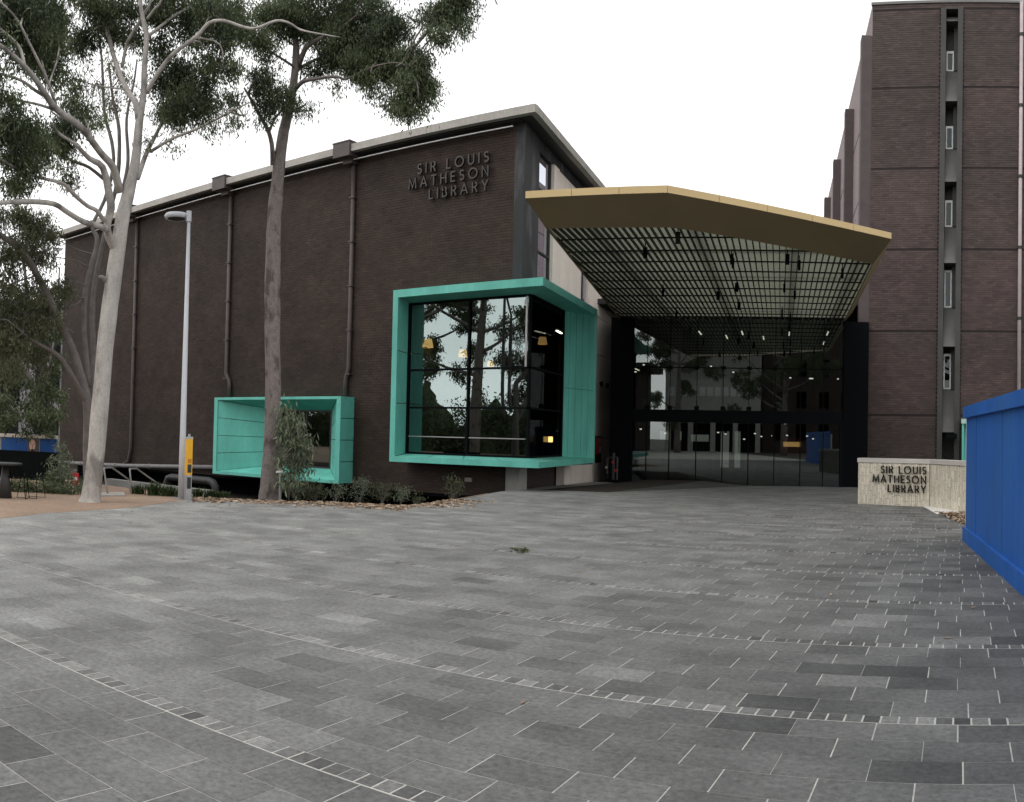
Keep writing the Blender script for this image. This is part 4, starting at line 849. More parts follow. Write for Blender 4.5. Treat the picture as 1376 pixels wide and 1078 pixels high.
# window strip: two rims, recessed panes, sloping spandrels
ri = 0.20; D0, D1 = -0.14, 0.75
q = MB(); q.box(WX0, WX0 + ri, TY + D0, TY + D1, -0.4, wh[0][3]); q.box(WX1 - ri, WX1, TY + D0, TY + D1, -0.4, wh[0][3]); q.box(WX0 + ri, WX1 - ri, TY + D0, TY + D1, wh[0][3] - 0.05, wh[0][3]); strip_ = q.build('window_strip', mat('strip_concrete', (0.060, 0.058, 0.056), 0.75, var=0.2, scale=1.5), tow)
q = MB(); q.box(WX0 + ri, WX1 - ri, TY + D1 - 0.02, TY + D1 + 0.1, -0.4, wh[0][3]); q.build('recess_back', M_STEELD, tow)
zy = lambda py: at_y(1273, py, TY)[2]
M_SPAN = mat('spandrel_concrete', (0.105, 0.103, 0.099), 0.75, var=0.2, scale=1.2)
for ytop, wt_, wb_, yb in ((29.5, 62, 89, 137), (137, 164, 195, 245), (245, 265, 301, 354), (354, 360, 411, 466), (466, 474, 522, 581)):
    a, b = WX0 + ri, WX1 - ri; zs_, zl = zy(wb_), zy(yb); q = MB()
    q.hexa([(a, TY - 0.10, zl), (b, TY - 0.10, zl), (b, TY + D1 - 0.03, zl), (a, TY + D1 - 0.03, zl), (a, TY + 0.46, zs_), (b, TY + 0.46, zs_), (b, TY + D1 - 0.03, zs_), (a, TY + D1 - 0.03, zs_)]); q.build('spandrel', M_SPAN, tow)
    zt_ = zy(wt_); wx1 = a + (b - a) * 0.62; q = MB(); f_ = 0.05
    q.box(a, a + f_, TY + 0.46, TY + 0.56, zs_, zt_); q.box(wx1 - f_, wx1, TY + 0.46, TY + 0.56, zs_, zt_); q.box(a + f_, wx1 - f_, TY + 0.46, TY + 0.56, zs_, zs_ + f_); q.box(a + f_, wx1 - f_, TY + 0.46, TY + 0.56, zt_ - 0.09, zt_); wn = q.build('window', M_FLASH, tow)
    q = MB(); q.box(a + f_, wx1 - f_, TY + 0.50, TY + 0.515, zs_ + f_, zt_ - 0.09); q.build('pane', M_TWG, wn); q = MB(); q.box(wx1, b, TY + 0.40, TY + 0.7, zs_, zy(ytop)); q.build('pier', M_STEELD, wn)
q = MB(); a, b = WX0 + ri, WX1 - ri; q.hexa([(a, TY - 0.08, zy(29.5)), (b, TY - 0.08, zy(29.5)), (b, TY + 0.7, zy(29.5)), (a, TY + 0.7, zy(29.5)), (a, TY + 0.3, zy(18)), (b, TY + 0.3, zy(18)), (b, TY + 0.7, zy(18)), (a, TY + 0.7, zy(18))]); q.build('spandrel', M_SPAN, tow)
pxr = at_y(1371, 250, TY)[0]
q = MB(); q.tube([(pxr, TY - 0.13, TZ - 0.1), (pxr, TY - 0.13, -0.2)], 0.075, 10); dp = q.build('downpipe', mat('pink_grey_pipe', (0.42, 0.36, 0.36), 0.5), tow, smooth=True)
for k in range(5): q = MB(); z = zy(50 + 95 * k); q.tube([(pxr, TY - 0.13, z), (pxr, TY - 0.13, z + 0.12)], 0.095, 10); q.build('pipe_collar', M_STEELD, dp)
# teal window box low on the tower
xt0 = at_y(1292.5, 600, TY - 0.7)[0]; zt = at_y(1296, 563, TY - 0.7)[2]
q = MB(); y0 = TY - 0.7; q.box(xt0, xt0 + 0.07, y0, TY, -0.1, zt - 0.18); q.box(xt0 + 3.4, xt0 + 3.47, y0, TY, -0.1, zt - 0.18); q.box(xt0, xt0 + 3.47, y0, TY, -0.17, -0.1); q.box(xt0 + 0.07, xt0 + 3.4, y0 + 0.45, y0 + 0.5, 0.0, zt - 0.18); tbx_ = q.build('window_box', M_TEAL, tow)
q = MB(); q.box(xt0 - 0.03, xt0 + 3.5, y0 - 0.03, TY, zt - 0.18, zt); q.build('cap', mat('pale_teal', (0.42, 0.62, 0.56), 0.5), tbx_)
q = MB(); p = at_y(1275, 587, TY - 0.15); q.box(p[0] - 0.1, p[0] + 0.3, TY - 0.35, TY - 0.15, p[2] - 0.05, p[2] + 0.12); q.build('wall_lamp_bracket', M_BLACK, tow)

# ------------------------------------------------------------------ sign wall
W0, W1, W2 = at_z(1153, 677)[:2], at_z(1250, 681.5)[:2], np.array([-0.35, 20.0])
sgw = thing('sign_wall', 'low pale tiled wall with smooth coping carrying dark library lettering', 'wall', (*W0, 0))
def seg_wall(a, b, z0, z1, th, mtl, name, out=0.0, trim=0.0):
    d = (b - a) / np.linalg.norm(b - a); n_ = np.array([-d[1], d[0]]); q = MB(); a2 = a - n_ * out; b2 = b - n_ * out + d * trim
    q.hexa([(*a2, z0), (*b2, z0), (*(b + n_ * th + d * trim), z0), (*(a + n_ * th), z0), (*a2, z1), (*b2, z1), (*(b + n_ * th + d * trim), z1), (*(a + n_ * th), z1)]); return q.build(name, mtl, sgw)
W3 = W2 + (W2 - W1) * 1.3
M_SMORT = mat('pale_tile_mortar', (0.30, 0.28, 0.245), 0.9)
seg_wall(W0, W1, -0.1, 1.05, 0.3, M_SMORT, 'wall'); seg_wall(W1, W3, -0.1, 1.05, 0.3, M_SMORT, 'wall')
M_COPE = mat('smooth_coping', (0.50, 0.47, 0.43), 0.6, var=0.1, scale=2)
seg_wall(W0 + (W0 - W1) * 0.01, W1, 1.055, 1.165, 0.33, M_COPE, 'coping', 0.03); seg_wall(W1, W3, 1.055, 1.163, 0.33, M_COPE, 'coping', 0.03)
M_TILE = tone_mat('pale_tile', (0.54, 0.49, 0.40), (0.74, 0.675, 0.56), 0.6, 0.12, 40); M_TILE_O = tone_mat('pale_tile_single', (0.54, 0.49, 0.40), (0.74, 0.675, 0.56), 0.6, 0.12, 40, obj_tone=True)
tiles = []
for a, b in ((W0, W1), (W1, W3)):
    ln = np.linalg.norm(b - a); d = (b - a) / ln; n_ = np.array([-d[1], d[0]]); k = 0; s = 0.0
    while s < ln - 0.05:
        off = random.choice([0, 0.06, 0.11, 0.16, 0.2]); z = -off
        while z < 1.05:
            z0, z1 = max(z, 0.0), min(z + 0.225, 1.05)
            if z1 - z0 > 0.02: tiles.append((a + d * s, d, n_, z0, z1 - 0.006, 0.046, random.uniform(0.006, 0.016)))
            z += 0.23
        s += 0.052
st = MB(); nvis = 0; q = MB(); q.box(0, 0.046, -0.012, 0, 0, 0.219); tme = q.mesh('tile', M_TILE_O)
full = [i for i, t_ in enumerate(tiles) if abs(t_[4] - t_[3] - 0.219) < 0.01]; pick = set(full[:300])
for i, (p, d, n_, z0, z1, wd, dp_) in enumerate(tiles):
    t_ = random.random()
    if i in pick:
        o = link('tile', tme, sgw); o.location = (p[0], p[1], z0); o.rotation_euler = (0, 0, math.atan2(d[1], d[0])); o.scale = (1, dp_ / 0.012, 1); o['tone'] = t_
    else:
        a, b = p, p + d * wd; c, e = b - n_ * dp_, a - n_ * dp_
        st.hexa([(*e, z0), (*c, z0), (*b, z0), (*a, z0), (*e, z1), (*c, z1), (*b, z1), (*a, z1)], t_)
st.build('tile_field', M_TILE, sgw, tones=True, kind='stuff')
dW = (W1 - W0) / np.linalg.norm(W1 - W0); rp_ = at_z(1245.7, 681.2)[:2]; rr = W0 + dW * float((rp_ - W0) @ dW)
sign('low_lettering', 'black capitals reading SIR LOUIS MATHESON LIBRARY on the low pale wall', ['SIR LOUIS', 'MATHESON', 'LIBRARY'], 0.185, tuple(rr), tuple(dW), 0, 0.027, 0.03, 0.30, M_LETTERB, 0.045, lambda i: 0.80 - 0.232 * i)

# ------------------------------------------------------------------ blue hoarding
H0 = at_z(1297, 726)[:2]; H1 = at_z(1376, 797)[:2]; hd = (H1 - H0) / np.linalg.norm(H1 - H0); hn = np.array([hd[1], -hd[0]]); hn = hn if hn[0] > 0 else -hn
hoa = thing('blue_hoarding', 'tall bright blue plywood hoarding with overhanging blue cap', 'hoarding', (*H0, 0)); HZ = 2.17
def hslab(s0, s1, o0, o1, z0, z1, mtl, name, par=hoa):
    q = MB(); P_ = [H0 + hd * s0 + hn * o0, H0 + hd * s1 + hn * o0, H0 + hd * s1 + hn * o1, H0 + hd * s0 + hn * o1]; q.hexa([(*p, z0) for p in P_] + [(*p, z1) for p in P_]); return q.build(name, mtl, par)
for k in range(11): hslab(0.03 + k * 1.2, 0.03 + (k + 1) * 1.2 - 0.009, 0.0 + 0.004 * (k % 2), 0.03, 0.22, HZ - 0.18, M_BLUE, 'panel')
hslab(0.0, 13.2, -0.05, 0.03, 0.0, 0.22, M_BLUE, 'skirting'); hslab(0.0, 13.2, -0.055, 0.10, HZ - 0.18, HZ, M_BLUE, 'cap')
hslab(-0.02, 0.03, -0.0, 0.09, 0.22, HZ - 0.18, M_WHITE, 'end_post')
for k in range(6): hslab(0.5 + k * 2.2, 0.59 + k * 2.2, 0.03, 0.12, 0, HZ - 0.2, M_CREAM, 'stud')

# ------------------------------------------------------------------ street furniture
pb_ = at_z(243.5, 670); rl = math.hypot(*pb_[:2]); pt = at_r(253.8, 291, rl)
lamp = thing('street_lamp', 'tall pale tapered lamp post with round flat lamp head', 'lamp', tuple(pb_))
q = MB(); q.tube([pb_, pb_ + (0, 0, 1.0), (pb_[0], pb_[1], pt[2])], [0.078, 0.072, 0.036], 14); q.build('pole', M_LAMPPOST, lamp, smooth=True)
q = MB(); q.tube([(pb_[0], pb_[1], pt[2] - 0.12), (pb_[0], pb_[1], pt[2] + 0.12)], 0.06, 12); q.build('collar', M_LAMPPOST, lamp)
q = MB(); q.box(pb_[0] - 0.16, pb_[0] + 0.16, pb_[1] - 0.16, pb_[1] + 0.16, -0.02, 0.02); q.build('base_plate', M_GALV, lamp)
hp = np.array([pb_[0] - 0.33, pb_[1] - 0.10, pt[2] + 0.02]); q = MB()
q.tube([(pb_[0], pb_[1], pt[2] + 0.02), (pb_[0] - 0.10, pb_[1] - 0.02, pt[2] + 0.03), (pb_[0] - 0.18, pb_[1] - 0.05, pt[2] + 0.06)], 0.028, 8); q.build('arm', M_LAMPPOST, lamp, smooth=True)
q = MB(); q.tube([hp + (0, 0, -0.03), hp + (0, 0, 0.03), hp + (0, 0, 0.08), hp + (0, 0, 0.105)], [0.26, 0.275, 0.24, 0.06], 24); q.build('head', M_LAMPPOST, lamp, smooth=True); q = MB(); q.tube([hp + (0, 0, -0.035), hp + (0, 0, -0.02)], 0.20, 20); q.build('lens', M_STEELD, lamp)
b0 = at_z(252, 672); rb = math.hypot(*b0[:2]); bt = at_r(256, 587, rb)[2]
post = thing('yellow_post', 'slim square bollard post, yellow above grey, with small dark stickers', 'post', tuple(b0)); s = 0.062
def rot_box(mbx, c, hx, hy, z0, z1, ang):
    ca, sa = math.cos(ang), math.sin(ang); P_ = [(c[0] + x * ca - y * sa, c[1] + x * sa + y * ca) for x, y in ((-hx, -hy), (hx, -hy), (hx, hy), (-hx, hy))]; mbx.hexa([(*p, z0) for p in P_] + [(*p, z1) for p in P_])
an = math.atan2(-b0[0], b0[1]) + 0.35
q = MB(); rot_box(q, b0, s, s, 0, 0.55, an); q.build('base', M_GALV, post); q = MB(); rot_box(q, b0, s + 0.002, s + 0.002, 0.55, bt - 0.05, an); q.build('shaft', M_YELL, post); q = MB(); rot_box(q, b0, s + 0.004, s + 0.004, bt - 0.05, bt, an); q.tube([(b0[0], b0[1], bt), (b0[0], b0[1], bt + 0.06)], 0.03, 8); q.build('cap', M_GALV, post)
fx = np.array([math.sin(an), -math.cos(an)]) * (s + 0.006)
for z0, z1, mm in ((0.60, 0.78, M_STEELD), (0.25, 0.5, M_STEELD), (0.81, 0.9, mat('amber_sticker', (0.5, 0.2, 0.02), 0.5))): q = MB(); rot_box(q, b0[:2] + fx, s * 0.7, 0.003, z0, z1, an); q.build('sticker', mm, post)
# hand rails and step
for k, (bx, by, tx, ty_, pts_) in enumerate(((145, 665, 140, 632, [(142, 629), (150, 628.5), (154, 631), (175, 646)]), (178, 663, 174.5, 633, [(176.5, 630.5), (184, 630), (188, 633), (216, 653)]))):
    b_ = at_z(bx, by, 0.0); r = math.hypot(*b_[:2]); path = [b_, at_r(tx, ty_, r)] + [at_r(x, y, r + 0.1 + 0.35 * i) for i, (x, y) in enumerate(pts_)]; lo = path[-1].copy(); lo[2] = -1.1
    tg = thing('handrail', 'bent steel handrail at the steps, %s' % ('just right of the pale trunk' if k == 0 else 'nearer the lamp post'), 'handrail', tuple(b_), 'bent steel handrails at the steps')
    q = MB(); q.tube(spline(path, 3), 0.022, 8); q.build('rail', M_RAIL, tg, smooth=True); q = MB(); q.tube([path[-1], lo], 0.022, 8); q.build('post', M_RAIL, tg); q = MB(); q.tube([b_ + (0, 0, -0.02), b_ + (0, 0, 0.012)], 0.05, 10); q.build('foot', M_STAIN, tg)
sp_ = [at_z(134, 663)[:2], at_z(136, 667)[:2], at_z(168, 667)[:2], at_z(166, 663)[:2]]
q = MB(); q.prism([tuple(p) for p in sp_], -0.2, 0.03); q.build('step', M_COPING, kind='structure')
for k in range(1, 5):
    q = MB(); dv = np.array([-0.79, 0.61]) * 0.32 * k; q.prism([tuple(p + dv) for p in sp_], -1.2, 0.03 - 0.16 * k); q.build('step', M_CONC, kind='structure')
q = MB(); q.box(-26, -20.5, 17.2, 17.45, -1.2, -0.28); q.build('retaining_wall', M_CONC, kind='structure')
# red box sign among the plants
rb0 = at_r(101, 652, 22.3); tg = thing('red_sign', 'small red box sign with white label among plants left of pale trunk', 'sign', tuple(rb0)); ca = math.atan2(-rb0[0], rb0[1])
q = MB(); rot_box(q, rb0, 0.08, 0.05, rb0[2], rb0[2] + 0.30, ca); q.build('box', M_RED, tg); q = MB(); rot_box(q, rb0 + 0.055 * np.array([math.sin(ca), -math.cos(ca), 0]), 0.045, 0.004, rb0[2] + 0.12, rb0[2] + 0.20, ca); q.build('label', M_WHITE, tg); q = MB(); q.tube([rb0 + (0, 0, -0.6), rb0], 0.02, 6); q.build('post', M_GALV, tg)

# ------------------------------------------------------------------ cafe corner on the far left
def wire_chair(c, ang, label):
    tg = thing('wire_chair', label, 'chair', tuple(c), 'wire chairs on the brown paving'); ca, sa = math.cos(ang), math.sin(ang)
    P_ = lambda x, y, z: (c[0] + x * ca - y * sa, c[1] + x * sa + y * ca, c[2] + z)
    for sx in (-1, 1): q = MB(); q.tube(spline([P_(sx * 0.16, -0.18, 0.45), P_(sx * 0.22, -0.23, 0.0), P_(sx * 0.22, 0.23, 0.0), P_(sx * 0.16, 0.17, 0.45)], 1), 0.009, 6); q.build('leg', M_BLACK, tg)
    q = MB(); q.tube([P_(-0.2, -0.2, 0.45), P_(0.2, -0.2, 0.45), P_(0.2, 0.2, 0.45), P_(-0.2, 0.2, 0.45), P_(-0.2, -0.2, 0.45)], 0.009, 6)
    for k in range(7): q.tube([P_(-0.2 + 0.066 * k, -0.2, 0.45), P_(-0.2 + 0.066 * k, 0.2, 0.45)], 0.005, 5)
    q.build('seat', M_BLACK, tg); q = MB(); q.tube(spline([P_(-0.2, 0.2, 0.45), P_(-0.2, 0.25, 0.7), P_(0, 0.28, 0.84), P_(0.2, 0.25, 0.7), P_(0.2, 0.2, 0.45)], 3), 0.009, 6)
    for k in range(6): q.tube([P_(-0.15 + 0.06 * k, 0.2, 0.45), P_(-0.15 + 0.06 * k, 0.27, 0.78)], 0.005, 5)
    q.build('backrest', M_BLACK, tg)
wire_chair(at_z(23, 669), 0.9, 'black wire chair facing the cafe table at far left'); wire_chair(at_z(42, 668.5), 2.2, 'black wire chair nearest the pale trunk beside the red sign'); 
tc_ = at_z(6, 669); tg = thing('cafe_table', 'small cafe table with pale round top on flared grey pedestal at far left', 'table', tuple(tc_))
q = MB(); q.tube([tc_, tc_ + (0, 0, 0.35), tc_ + (0, 0, 0.70)], [0.16, 0.11, 0.05], 14); q.build('pedestal', M_STEELD, tg, smooth=True); q = MB(); q.tube([tc_ + (0, 0, 0.70), tc_ + (0, 0, 0.735)], 0.36, 24); q.build('top', M_STEELD, tg)
a, b = at_r(-60, 640, 26.5), at_r(77, 640, 24.5); tg = thing('cafe_screen', 'low black screen wall behind the cafe chairs', 'screen', (a[0], a[1], -0.3))
for k in range(6):
    p, q_ = a[:2] + (b[:2] - a[:2]) * (k / 6), a[:2] + (b[:2] - a[:2]) * ((k + 1) / 6 - 0.002); q = MB(); zt_ = at_r(40, 606, 25.3)[2]; q.slab(((*p, -1.1), (*q_, -1.1), (*q_, zt_), (*p, zt_)), -0.06); q.build('panel', M_BLACK, tg)
a, b = at_r(-70, 600, 32.5), at_r(76.5, 600, 29.5); z0, z1 = -1.2, at_r(40, 588, 31)[2]; tg = thing('far_hoarding', 'distant blue hoarding strip with a portrait poster behind the cafe', 'hoarding', (a[0], a[1], 0))
for k in range(4):
    p, q_ = a[:2] + (b[:2] - a[:2]) * (k / 4), a[:2] + (b[:2] - a[:2]) * ((k + 1) / 4 - 0.002); q = MB(); q.slab(((*p, z0), (*q_, z0), (*q_, z1), (*p, z1)), -0.05); q.build('panel', M_BLUE, tg)
d_ = (b[:2] - a[:2]) / np.linalg.norm(b[:2] - a[:2]); nn = np.array([d_[1], -d_[0]])
def at_h(px): dd = look(px, 590); s_ = np.linalg.solve(np.array([[dd[0], -d_[0]], [dd[1], -d_[1]]]), a[:2]); return s_[1]
def patch(px0, px1, zz0, zz1, o, mtl, name):
    s0, s1 = at_h(px0), at_h(px1); q = MB(); p, q_ = a[:2] + d_ * s0 + nn * o, a[:2] + d_ * s1 + nn * o; q.slab(((*p, zz0), (*q_, zz0), (*q_, zz1), (*p, zz1)), -0.004); return q.build(name, mtl, tg)
po = patch(37, 52.5, 0.35, z1 - 0.01, 0.008, mat('poster_ground', (0.12, 0.10, 0.10), 0.6), 'poster')
zf = (0.5 + z1) / 2
def ell(pxc, zc, rx, rz, o, mtl, name):
    s_ = at_h(pxc); c = a[:2] + d_ * s_ + nn * o; q = MB(); vs = [(*(c + d_ * rx * math.cos(i * 0.3927)), zc + rz * math.sin(i * 0.3927)) for i in range(16)]; q.add(vs, [tuple(range(16))]); q.build(name, mtl, po)
ell(44, zf + 0.05, 0.13, 0.20, 0.016, mat('poster_skin', (0.78, 0.52, 0.42), 0.6), 'poster_face'); ell(44.5, zf - 0.12, 0.07, 0.05, 0.019, mat('poster_beard', (0.06, 0.035, 0.03), 0.6), 'poster_chin'); ell(41.8, zf + 0.09, 0.025, 0.018, 0.019, MATS['poster_beard'], 'poster_eye'); ell(46.2, zf + 0.09, 0.025, 0.018, 0.019, MATS['poster_beard'], 'poster_eye'); ell(44.3, zf + 0.01, 0.022, 0.06, 0.018, mat('poster_nose', (0.42, 0.24, 0.18), 0.6), 'poster_nose'); ell(45, zf - 0.27, 0.17, 0.07, 0.015, M_WHITE, 'poster_shirt')
q = MB(); q.bar((a[0], a[1], z1 + 0.06), (b[0], b[1], z1 + 0.06), 0.12, 0.12); q.build('cap', M_CREAM, tg)  # added pale strip standing in for the bright gaps above the hoarding
patch(0, 2, 0.3, z1, 0.008, M_COPING, 'trim'); patch(53, 54, 0.3, z1, 0.008, M_COPING, 'trim')
# pale building far behind the trees
c = at_r(20, 540, 62); fb = thing('far_building', 'pale building glimpsed through the trees at far left', 'building', (c[0], c[1], -1)); ang = math.atan2(-c[0], c[1]) + 0.15
q = MB(); rot_box(q, c, 8, 5, -2, 9.0, ang); q.build('wall', mat('pale_render', (0.42, 0.40, 0.42), 0.8, var=0.1), fb)
q = MB(); rot_box(q, c, 8.3, 5.3, 9.0, 9.4, ang); q.build('roof', M_CONC, fb)
for i in range(6):
    for j in range(3):
        q = MB(); o = np.array([math.cos(ang), math.sin(ang)]) * (-6.5 + 2.6 * i) + np.array([math.sin(ang), -math.cos(ang)]) * 5.02; rot_box(q, c[:2] + o, 0.8, 0.03, 0.5 + 2.8 * j, 2.2 + 2.8 * j, ang); q.build('window', M_TWG, fb)

# ------------------------------------------------------------------ foliage
def leaf_arrays(cent, n, length, width, droop=0.75, spread=0.25, seed=0):
    """n lance-shaped leaves (two triangles each) scattered about each of the given twig centres"""
    rg_ = np.random.default_rng(seed); k = len(cent); idx = rg_.integers(0, k, n); base = cent[idx] + rg_.normal(0, spread, (n, 3)) * np.array([1, 1, 0.9])
    d = rg_.normal(0, 1, (n, 3)); d /= np.linalg.norm(d, axis=1, keepdims=True); d = d * (1 - droop) + np.array([0, 0, -1]) * droop + rg_.normal(0, 0.25, (n, 3)); d /= np.linalg.norm(d, axis=1, keepdims=True)
    s = np.cross(d, rg_.normal(0, 1, (n, 3))); s /= np.linalg.norm(s, axis=1, keepdims=True) + 1e-9
    l = length * rg_.uniform(0.6, 1.35, n)[:, None]; w_ = width * rg_.uniform(0.7, 1.3, n)[:, None]; mid = base + d * l * 0.42
    V = np.stack([base, mid + s * w_ / 2, base + d * l, mid - s * w_ / 2], 1).reshape(-1, 3); F = np.arange(n * 4).reshape(-1, 4); tone = np.clip(rg_.normal(0.42, 0.2, n), 0, 1)
    return V, F, tone, idx
def clump_twigs(c, rad, n, rg_):
    p = rg_.normal(0, 1, (n, 3)); p /= np.linalg.norm(p, axis=1, keepdims=True); p *= rg_.uniform(0.25, 1.0, (n, 1)) ** 0.6; return c + p * np.array(rad)
def build_tree(name, label, limbs, clumps, bark, leafm, per_px=0.55, leaf=(0.15, 0.032), seed=1, group=None, cat='tree', sides=12, twig_r=0.012, wob=0.035):
    """limbs: lists of (px, py, range, width px); clumps: (px, py, rx px, ry px, range, density)"""
    rg_ = np.random.default_rng(seed); base = at_r(*limbs[0][0][:3]); tg = thing(name, label, cat, tuple(base), group); trunk = MB(); nodes_ = []
    for li, lm in enumerate(limbs):
        pts = [np.array([*at_r(x, y, r), wd * r / FPX / 2]) for x, y, r, wd in lm]; sm = spline(pts, 4 if len(lm) < 6 else 3)
        trunk.tube([p[:3] for p in sm], [max(p[3], 0.006) for p in sm], sides if lm[0][3] > 8 else 7, wob=wob)
        nodes_ += [p for p in sm]
    N = np.array([p[:3] for p in nodes_]); NR = np.array([p[3] for p in nodes_]); cents = []; ns = []
    Vs, Fs, Ts = [], [], []; off = 0
    for ci, (px, py, rx, ry, r, den) in enumerate(clumps):
        c = at_r(px, py, r); k = r / FPX; rad = np.array([rx * k, rx * k, ry * k]); area = math.pi * rx * ry; 
        ns_ = max(2, int(area / 330)); subs = c + np.clip(rg_.normal(0, 0.46, (ns_, 3)), -0.95, 0.95) * rad * np.array([1, 1, 1.0]); tw = []
        for sc_ in subs:
            sr = min(rad[0], rad[2]) * rg_.uniform(0.30, 0.58); st_ = np.array([rg_.uniform(0.7, 1.5), rg_.uniform(0.7, 1.5), rg_.uniform(0.6, 1.25)])
            tw.append(sc_ + rg_.normal(0, 0.55, (max(4, int(area / ns_ / 70)), 3)) * sr * st_ + np.array([0, 0, -0.15]) * sr)
        tw = np.concatenate(tw)
        near = N[np.argmin(np.linalg.norm(N - (c + (0, 0, -rad[2] * 0.3)), axis=1))]
        mid = (near + c) / 2 + rg_.normal(0, 0.12, 3); trunk.tube(spline([near, mid, c], 3), [twig_r * 1.8, twig_r * 1.6, twig_r * 1.6, twig_r * 1.4, twig_r * 1.2, twig_r, twig_r], 5, caps=False)
        for p in tw[::3]: trunk.tube([c + (p - c) * 0.05, c + (p - c) * 0.55 + rg_.normal(0, 0.05, 3), p], [twig_r * 0.8, twig_r * 0.6, twig_r * 0.3], 4, caps=False)
        n = int(area * per_px * den * (20 / r) ** 0)
        V, F, T, ix = leaf_arrays(tw, n, leaf[0], leaf[1], 0.62, 0.125, seed * 1000 + ci); T = np.clip(T + rg_.normal(0, 0.12) + (rg_.normal(0, 0.13, len(tw)))[ix], 0, 1)
        Vs.append(V); Fs.append(F + off); Ts.append(T); off += len(V)
    trunk.build('trunk', bark, tg, smooth=True)
    if Vs:
        o = link('crown', np_mesh('crown', np.concatenate(Vs), np.concatenate(Fs), leafm, np.concatenate(Ts)), tg); o['kind'] = 'stuff'
    return tg
# pale smooth-barked gum, front left
A = 18.5
limbs1 = [
 [(121, 676, A, 34), (122, 668, A, 28), (127, 630, A, 24), (135, 540, A, 23.5), (141, 470, A, 23), (148, 410, A, 23), (157, 345, A, 21), (165, 290, A, 19), (172, 262, A, 17), (182, 217, A, 13), (187, 165, A, 11), (193, 125, A, 8.5), (194, 88, A, 7.5), (197, 48, A, 7), (190, 15, A, 6), (188, -20, A, 5), (195, -90, A, 3)],
 [(186, 160, A, 9), (182, 138, A, 8), (170, 120, A + .2, 7.5), (155, 83, A + .4, 6.5), (145, 45, A + .6, 6), (133, 12, A + .8, 5.5), (126, -40, A + 1, 4), (110, -110, A + 1, 2)],
 [(197, 125, A, 7), (208, 105, A - .2, 6), (230, 75, A - .5, 5.5), (263, 50, A - .8, 5.2), (281, 31, A - 1, 5), (301, 28, A - 1.2, 4.5), (326, 36, A - 1.4, 4), (344, 38, A - 1.5, 3.8), (371, 28, A - 1.6, 3.5), (389, 31, A - 1.7, 3), (404, 40, A - 1.8, 2.6), (427, 45, A - 1.9, 2), (457, 50, A - 2, 1.2)],
 [(200, 48, A, 4.5), (233, 22, A + .3, 3.8), (263, 2, A + .5, 3.2), (300, -40, A + .8, 2)],
 [(164, 90, A + .5, 5), (170, 60, A + .5, 4.5), (176, 48, A + .3, 4.5), (193, 20, A + .2, 4.5), (203, 0, A, 4), (218, -60, A, 2.5)],
 [(198, 25, A - .2, 4), (208, 12, A - .4, 3.6), (217, 0, A - .6, 3.2), (240, -60, A - 1, 2)],
 [(161, 258, A, 12), (152, 225, A - .3, 10), (135, 205, A - .8, 9), (108, 170, A - 1.6, 9), (75, 146, A - 2.3, 9), (50, 110, A - 3, 8), (32, 88, A - 3.4, 6.5), (10, 68, A - 3.8, 5.5), (-15, 50, A - 4.2, 4), (-60, 20, A - 4.8, 2)],
 [(75, 140, A - 2.3, 4.5), (60, 100, A - 2.8, 4), (38, 55, A - 3.3, 3.6), (22, 25, A - 3.6, 3.2), (0, 2, A - 4, 2.8), (-30, -30, A - 4.5, 1.5)],
 [(33, 88, A - 3.4, 5.2), (25, 62, A - 3.3, 4.5), (0, 39, A - 3.6, 4), (-30, 15, A - 4, 2.5)],
 [(72, 147, A - 2.3, 4), (50, 140, A - 2.6, 3.5), (25, 135, A - 3, 3), (0, 130, A - 3.3, 2.6), (-30, 122, A - 3.6, 1.5)],
 [(62, 130, A - 2.6, 5), (48, 122, A - 2.8, 4.5), (28, 108, A - 3.1, 4), (0, 99, A - 3.5, 3.5), (-40, 90, A - 4, 2)],
 [(155, 335, A, 12), (147, 320, A - .2, 11), (144, 303, A - .4, 10), (149, 280, A - .5, 11), (147, 263, A - .6, 10.5), (138, 225, A - .8, 9), (120, 213, A - 1.2, 7), (100, 193, A - 1.6, 4.5), (80, 180, A - 2, 4), (68, 165, A - 2.3, 3.5)],
 [(144, 308, A - .4, 9), (130, 303, A - .8, 8), (112, 298, A - 1.2, 7.5), (90, 285, A - 1.7, 7), (72, 274, A - 2.1, 7), (40, 271, A - 2.8, 7), (10, 272, A - 3.4, 6), (-30, 276, A - 4, 4)],
 [(140, 297, A - .5, 6), (130, 283, A - .7, 6), (118, 277, A - .9, 5.5), (100, 262, A - 1.2, 5.5), (85, 247, A - 1.5, 5), (50, 238, A - 2.2, 4.5), (25, 228, A - 2.7, 4), (0, 213, A - 3.2, 3.5), (-30, 195, A - 3.7, 2)],
 [(55, 239, A - 2.1, 3.6), (45, 215, A - 2.4, 3.3), (32, 200, A - 2.7, 3), (0, 183, A - 3.2, 2.6), (-30, 170, A - 3.6, 1.5)],
 [(185, 240, A + .2, 7), (196, 208, A + .6, 6.5), (214, 172, A + 1.0, 4.5), (226, 140, A + 1.3, 3)],
 [(202, 204, A + .6, 4.5), (232, 186, A + .2, 4), (263, 174, A - .2, 3.5), (301, 155, A - .6, 3), (334, 138, A - 1, 2)],
 [(146, 380, A, 7), (138, 373, A - .1, 6), (133.5, 372, A - .15, 3.5)],
]
